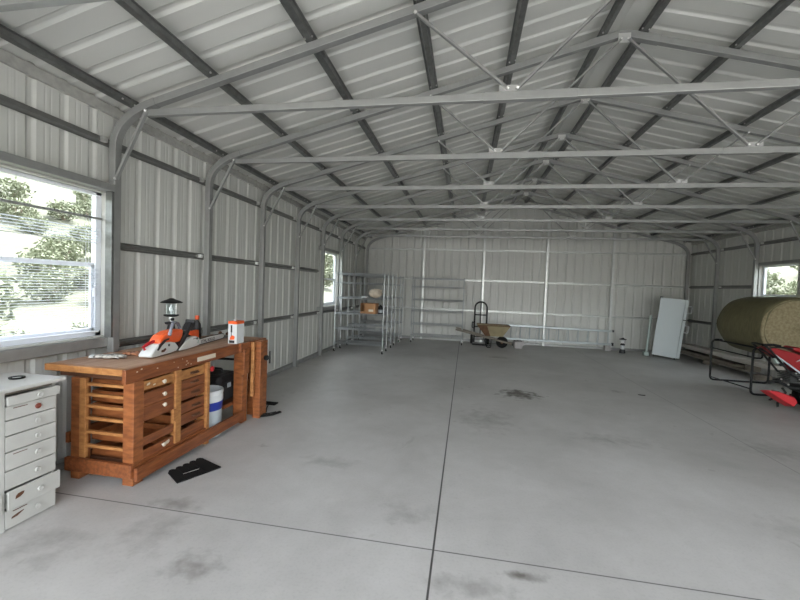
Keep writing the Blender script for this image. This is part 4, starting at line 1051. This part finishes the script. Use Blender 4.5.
# ------------------------------------------------------------------ outside: hillsides and shrubs
def hill(name, x0, x1, ph, rise):
    nx, ny = 30, 80; vs = []; fs = []
    for i in range(nx + 1):
        for j in range(ny + 1):
            t = i / nx; x = x0 + (x1 - x0) * t; y = -60 + 250 * j / ny
            z = -.08 + rise * (t ** 1.4) + (mn.noise(V((x * .07, y * .07, ph))) * 2.2 + mn.noise(V((x * .25, y * .25, ph))) * .4) * min(1, t * 3)
            vs.append((x, y, z))
    for i in range(nx):
        for j in range(ny): a = i * (ny + 1) + j; fs.append((a, a + 1, a + ny + 2, a + ny + 1))
    o = MB().add(vs, fs).build(name, M['earth'], smooth=True, angle=80); struct(o); return o
hill('hillside', -5, -70, 1., 19.); hill('hillside', 14, 80, 5., 22.)
def shrub(name, loc, r, h, seed, label, group):
    rnd = random.Random(seed); o = thing(name, loc, label, 'shrub', group); m = MB()
    for k in range(900):
        d = V((rnd.gauss(0, 1), rnd.gauss(0, 1), rnd.gauss(0, 1))).normalized(); rr = rnd.uniform(.55, 1) * (1 + .35 * mn.noise(d * 2.3 + V((seed, 0, 0))))
        c = V((loc[0] + d.x * r * rr, loc[1] + d.y * r * rr, loc[2] + h * .55 + d.z * h * .5 * rr))
        if c.z < loc[2] + .03: continue
        a = V((rnd.gauss(0, 1), rnd.gauss(0, 1), rnd.gauss(0, 1))).normalized() * r * .11; b = V((rnd.gauss(0, 1), rnd.gauss(0, 1), rnd.gauss(0, 1))).normalized() * r * .06
        m.add([c - a, c - b, c + a, c + b], [(0, 1, 2, 3)])
    m.build('foliage', M['leaf'], o)
    s = MB()
    for k in range(5):
        a = 2 * PI * k / 5 + rnd.random(); s.tube([(loc[0], loc[1], loc[2]), (loc[0] + math.cos(a) * r * .3, loc[1] + math.sin(a) * r * .3, loc[2] + h * .35), (loc[0] + math.cos(a) * r * .55, loc[1] + math.sin(a) * r * .55, loc[2] + h * .7)], .03 * r, 5)
    s.build('stem', M['bark'], o)
    return o
def ground_z(x, y, x0, x1, ph, rise):
    t = (x - x0) / (x1 - x0); return -.08 + (rise * (t ** 1.4) + (mn.noise(V((x * .07, y * .07, ph))) * 2.2 + mn.noise(V((x * .25, y * .25, ph))) * .4) * min(1, t * 3)) - .1
GL_ = 'green desert shrub on the hillside outside the left windows'; GR_ = 'green desert shrub on the hillside outside the right window'
protoL = shrub('desert_shrub', (-10, 6, 0), 1.0, 1.5, 1, GL_, 'shrubs outside the left windows')
protoR = None; rnd = random.Random(12)
PL = [(-10, 6, 1.6)]
def place(src, x, y, z, s, lab, grp):
    if any(math.hypot(x - a, y - b) < 1.25 * (s + c) for a, b, c in PL): return
    PL.append((x, y, s))
    r = dup(src, V((x, y, z)) - V(src.location), lab, grp); r.scale = (s, s, s * rnd.uniform(.8, 1.2)); r.rotation_euler = (0, 0, rnd.uniform(0, 6)); return r
protoL.location.z = ground_z(-10, 6, -5, -70, 1., 19.)
for k in range(170):
    # through the near left window the view fans from (-3.1, 1.7..2.8) outward
    f_ = rnd.uniform(0, 1); x = -6.5 - 34 * f_ ** 1.4; slope = rnd.uniform(.4, 1.0); y = -x * slope
    place(protoL, x, y, ground_z(x, y, -5, -70, 1., 19.), rnd.uniform(.4, .6) * (1 + f_ * 1.6), GL_, 'shrubs outside the left windows')
for k in range(12):
    x = rnd.uniform(-12, -26); y = -x * rnd.uniform(2.4, 3.0)
    place(protoL, x, y, ground_z(x, y, -5, -70, 1., 19.), rnd.uniform(1, 2), GL_, 'shrubs outside the left windows')
for k in range(20):
    x = rnd.uniform(16, 34); y = x * rnd.uniform(1.32, 1.65)
    place(protoL, x, y, ground_z(x, y, 14, 80, 5., 22.), rnd.uniform(1.2, 2.2), GR_, 'shrubs outside the right window')

# ------------------------------------------------------------------ light
wd_ = bpy.data.worlds.new('World'); SC.world = wd_; wd_.use_nodes = True; nt = wd_.node_tree
bgn = nt.nodes['Background']; sky = nt.nodes.new('ShaderNodeTexSky'); sky.sky_type = 'NISHITA'; sky.sun_disc = False
sky.sun_elevation = math.radians(56); sky.sun_rotation = math.radians(0); sky.air_density = 1.2; sky.dust_density = 2.5; sky.ozone_density = 1.0
hs = nt.nodes.new('ShaderNodeHueSaturation'); hs.inputs['Saturation'].default_value = .20
nt.links.new(sky.outputs[0], hs.inputs['Color']); nt.links.new(hs.outputs[0], bgn.inputs[0]); bgn.inputs[1].default_value = .35
sd = bpy.data.lights.new('sun', 'SUN'); sd.energy = 3.2; sd.angle = math.radians(1.0); sd.color = (1, .97, .93)
so = bpy.data.objects.new('sun', sd); COL.objects.link(so)
dirv = V((.05, math.cos(math.radians(56)), math.sin(math.radians(56)))); so.rotation_euler = dirv.to_track_quat('Z', 'Y').to_euler(); so.location = (0, 20, 30)

# ------------------------------------------------------------------ camera
f, yaw, pit, rol = 382.5447, -.1699, -.0335, -.0367
c, s = math.cos(yaw), math.sin(yaw)
F = V((s * math.cos(pit), c * math.cos(pit), math.sin(pit))); r = V((c, -s, 0)); u = r.cross(F)
cr, sr = math.cos(rol), math.sin(rol); R2 = r * cr - u * sr; U2 = r * sr + u * cr
cam = bpy.data.cameras.new('camera'); co = bpy.data.objects.new('camera', cam); COL.objects.link(co)
mtx = Matrix((R2, U2, -F)).transposed().to_4x4(); mtx.translation = V((0, 0, 1.2484 * S)); co.matrix_world = mtx
cam.sensor_width = 36; cam.lens = f * 36 / 800; cam.clip_start = .05; cam.clip_end = 400
SC.camera = co
SC.view_settings.view_transform = 'Standard'; SC.view_settings.look = 'None'; SC.view_settings.gamma = 1; SC.view_settings.use_curve_mapping = False
SC.view_settings.exposure = 2.4
SC.cycles.max_bounces = 10; SC.cycles.diffuse_bounces = 8; SC.cycles.transparent_max_bounces = 16
SC.cycles.sample_clamp_indirect = 6
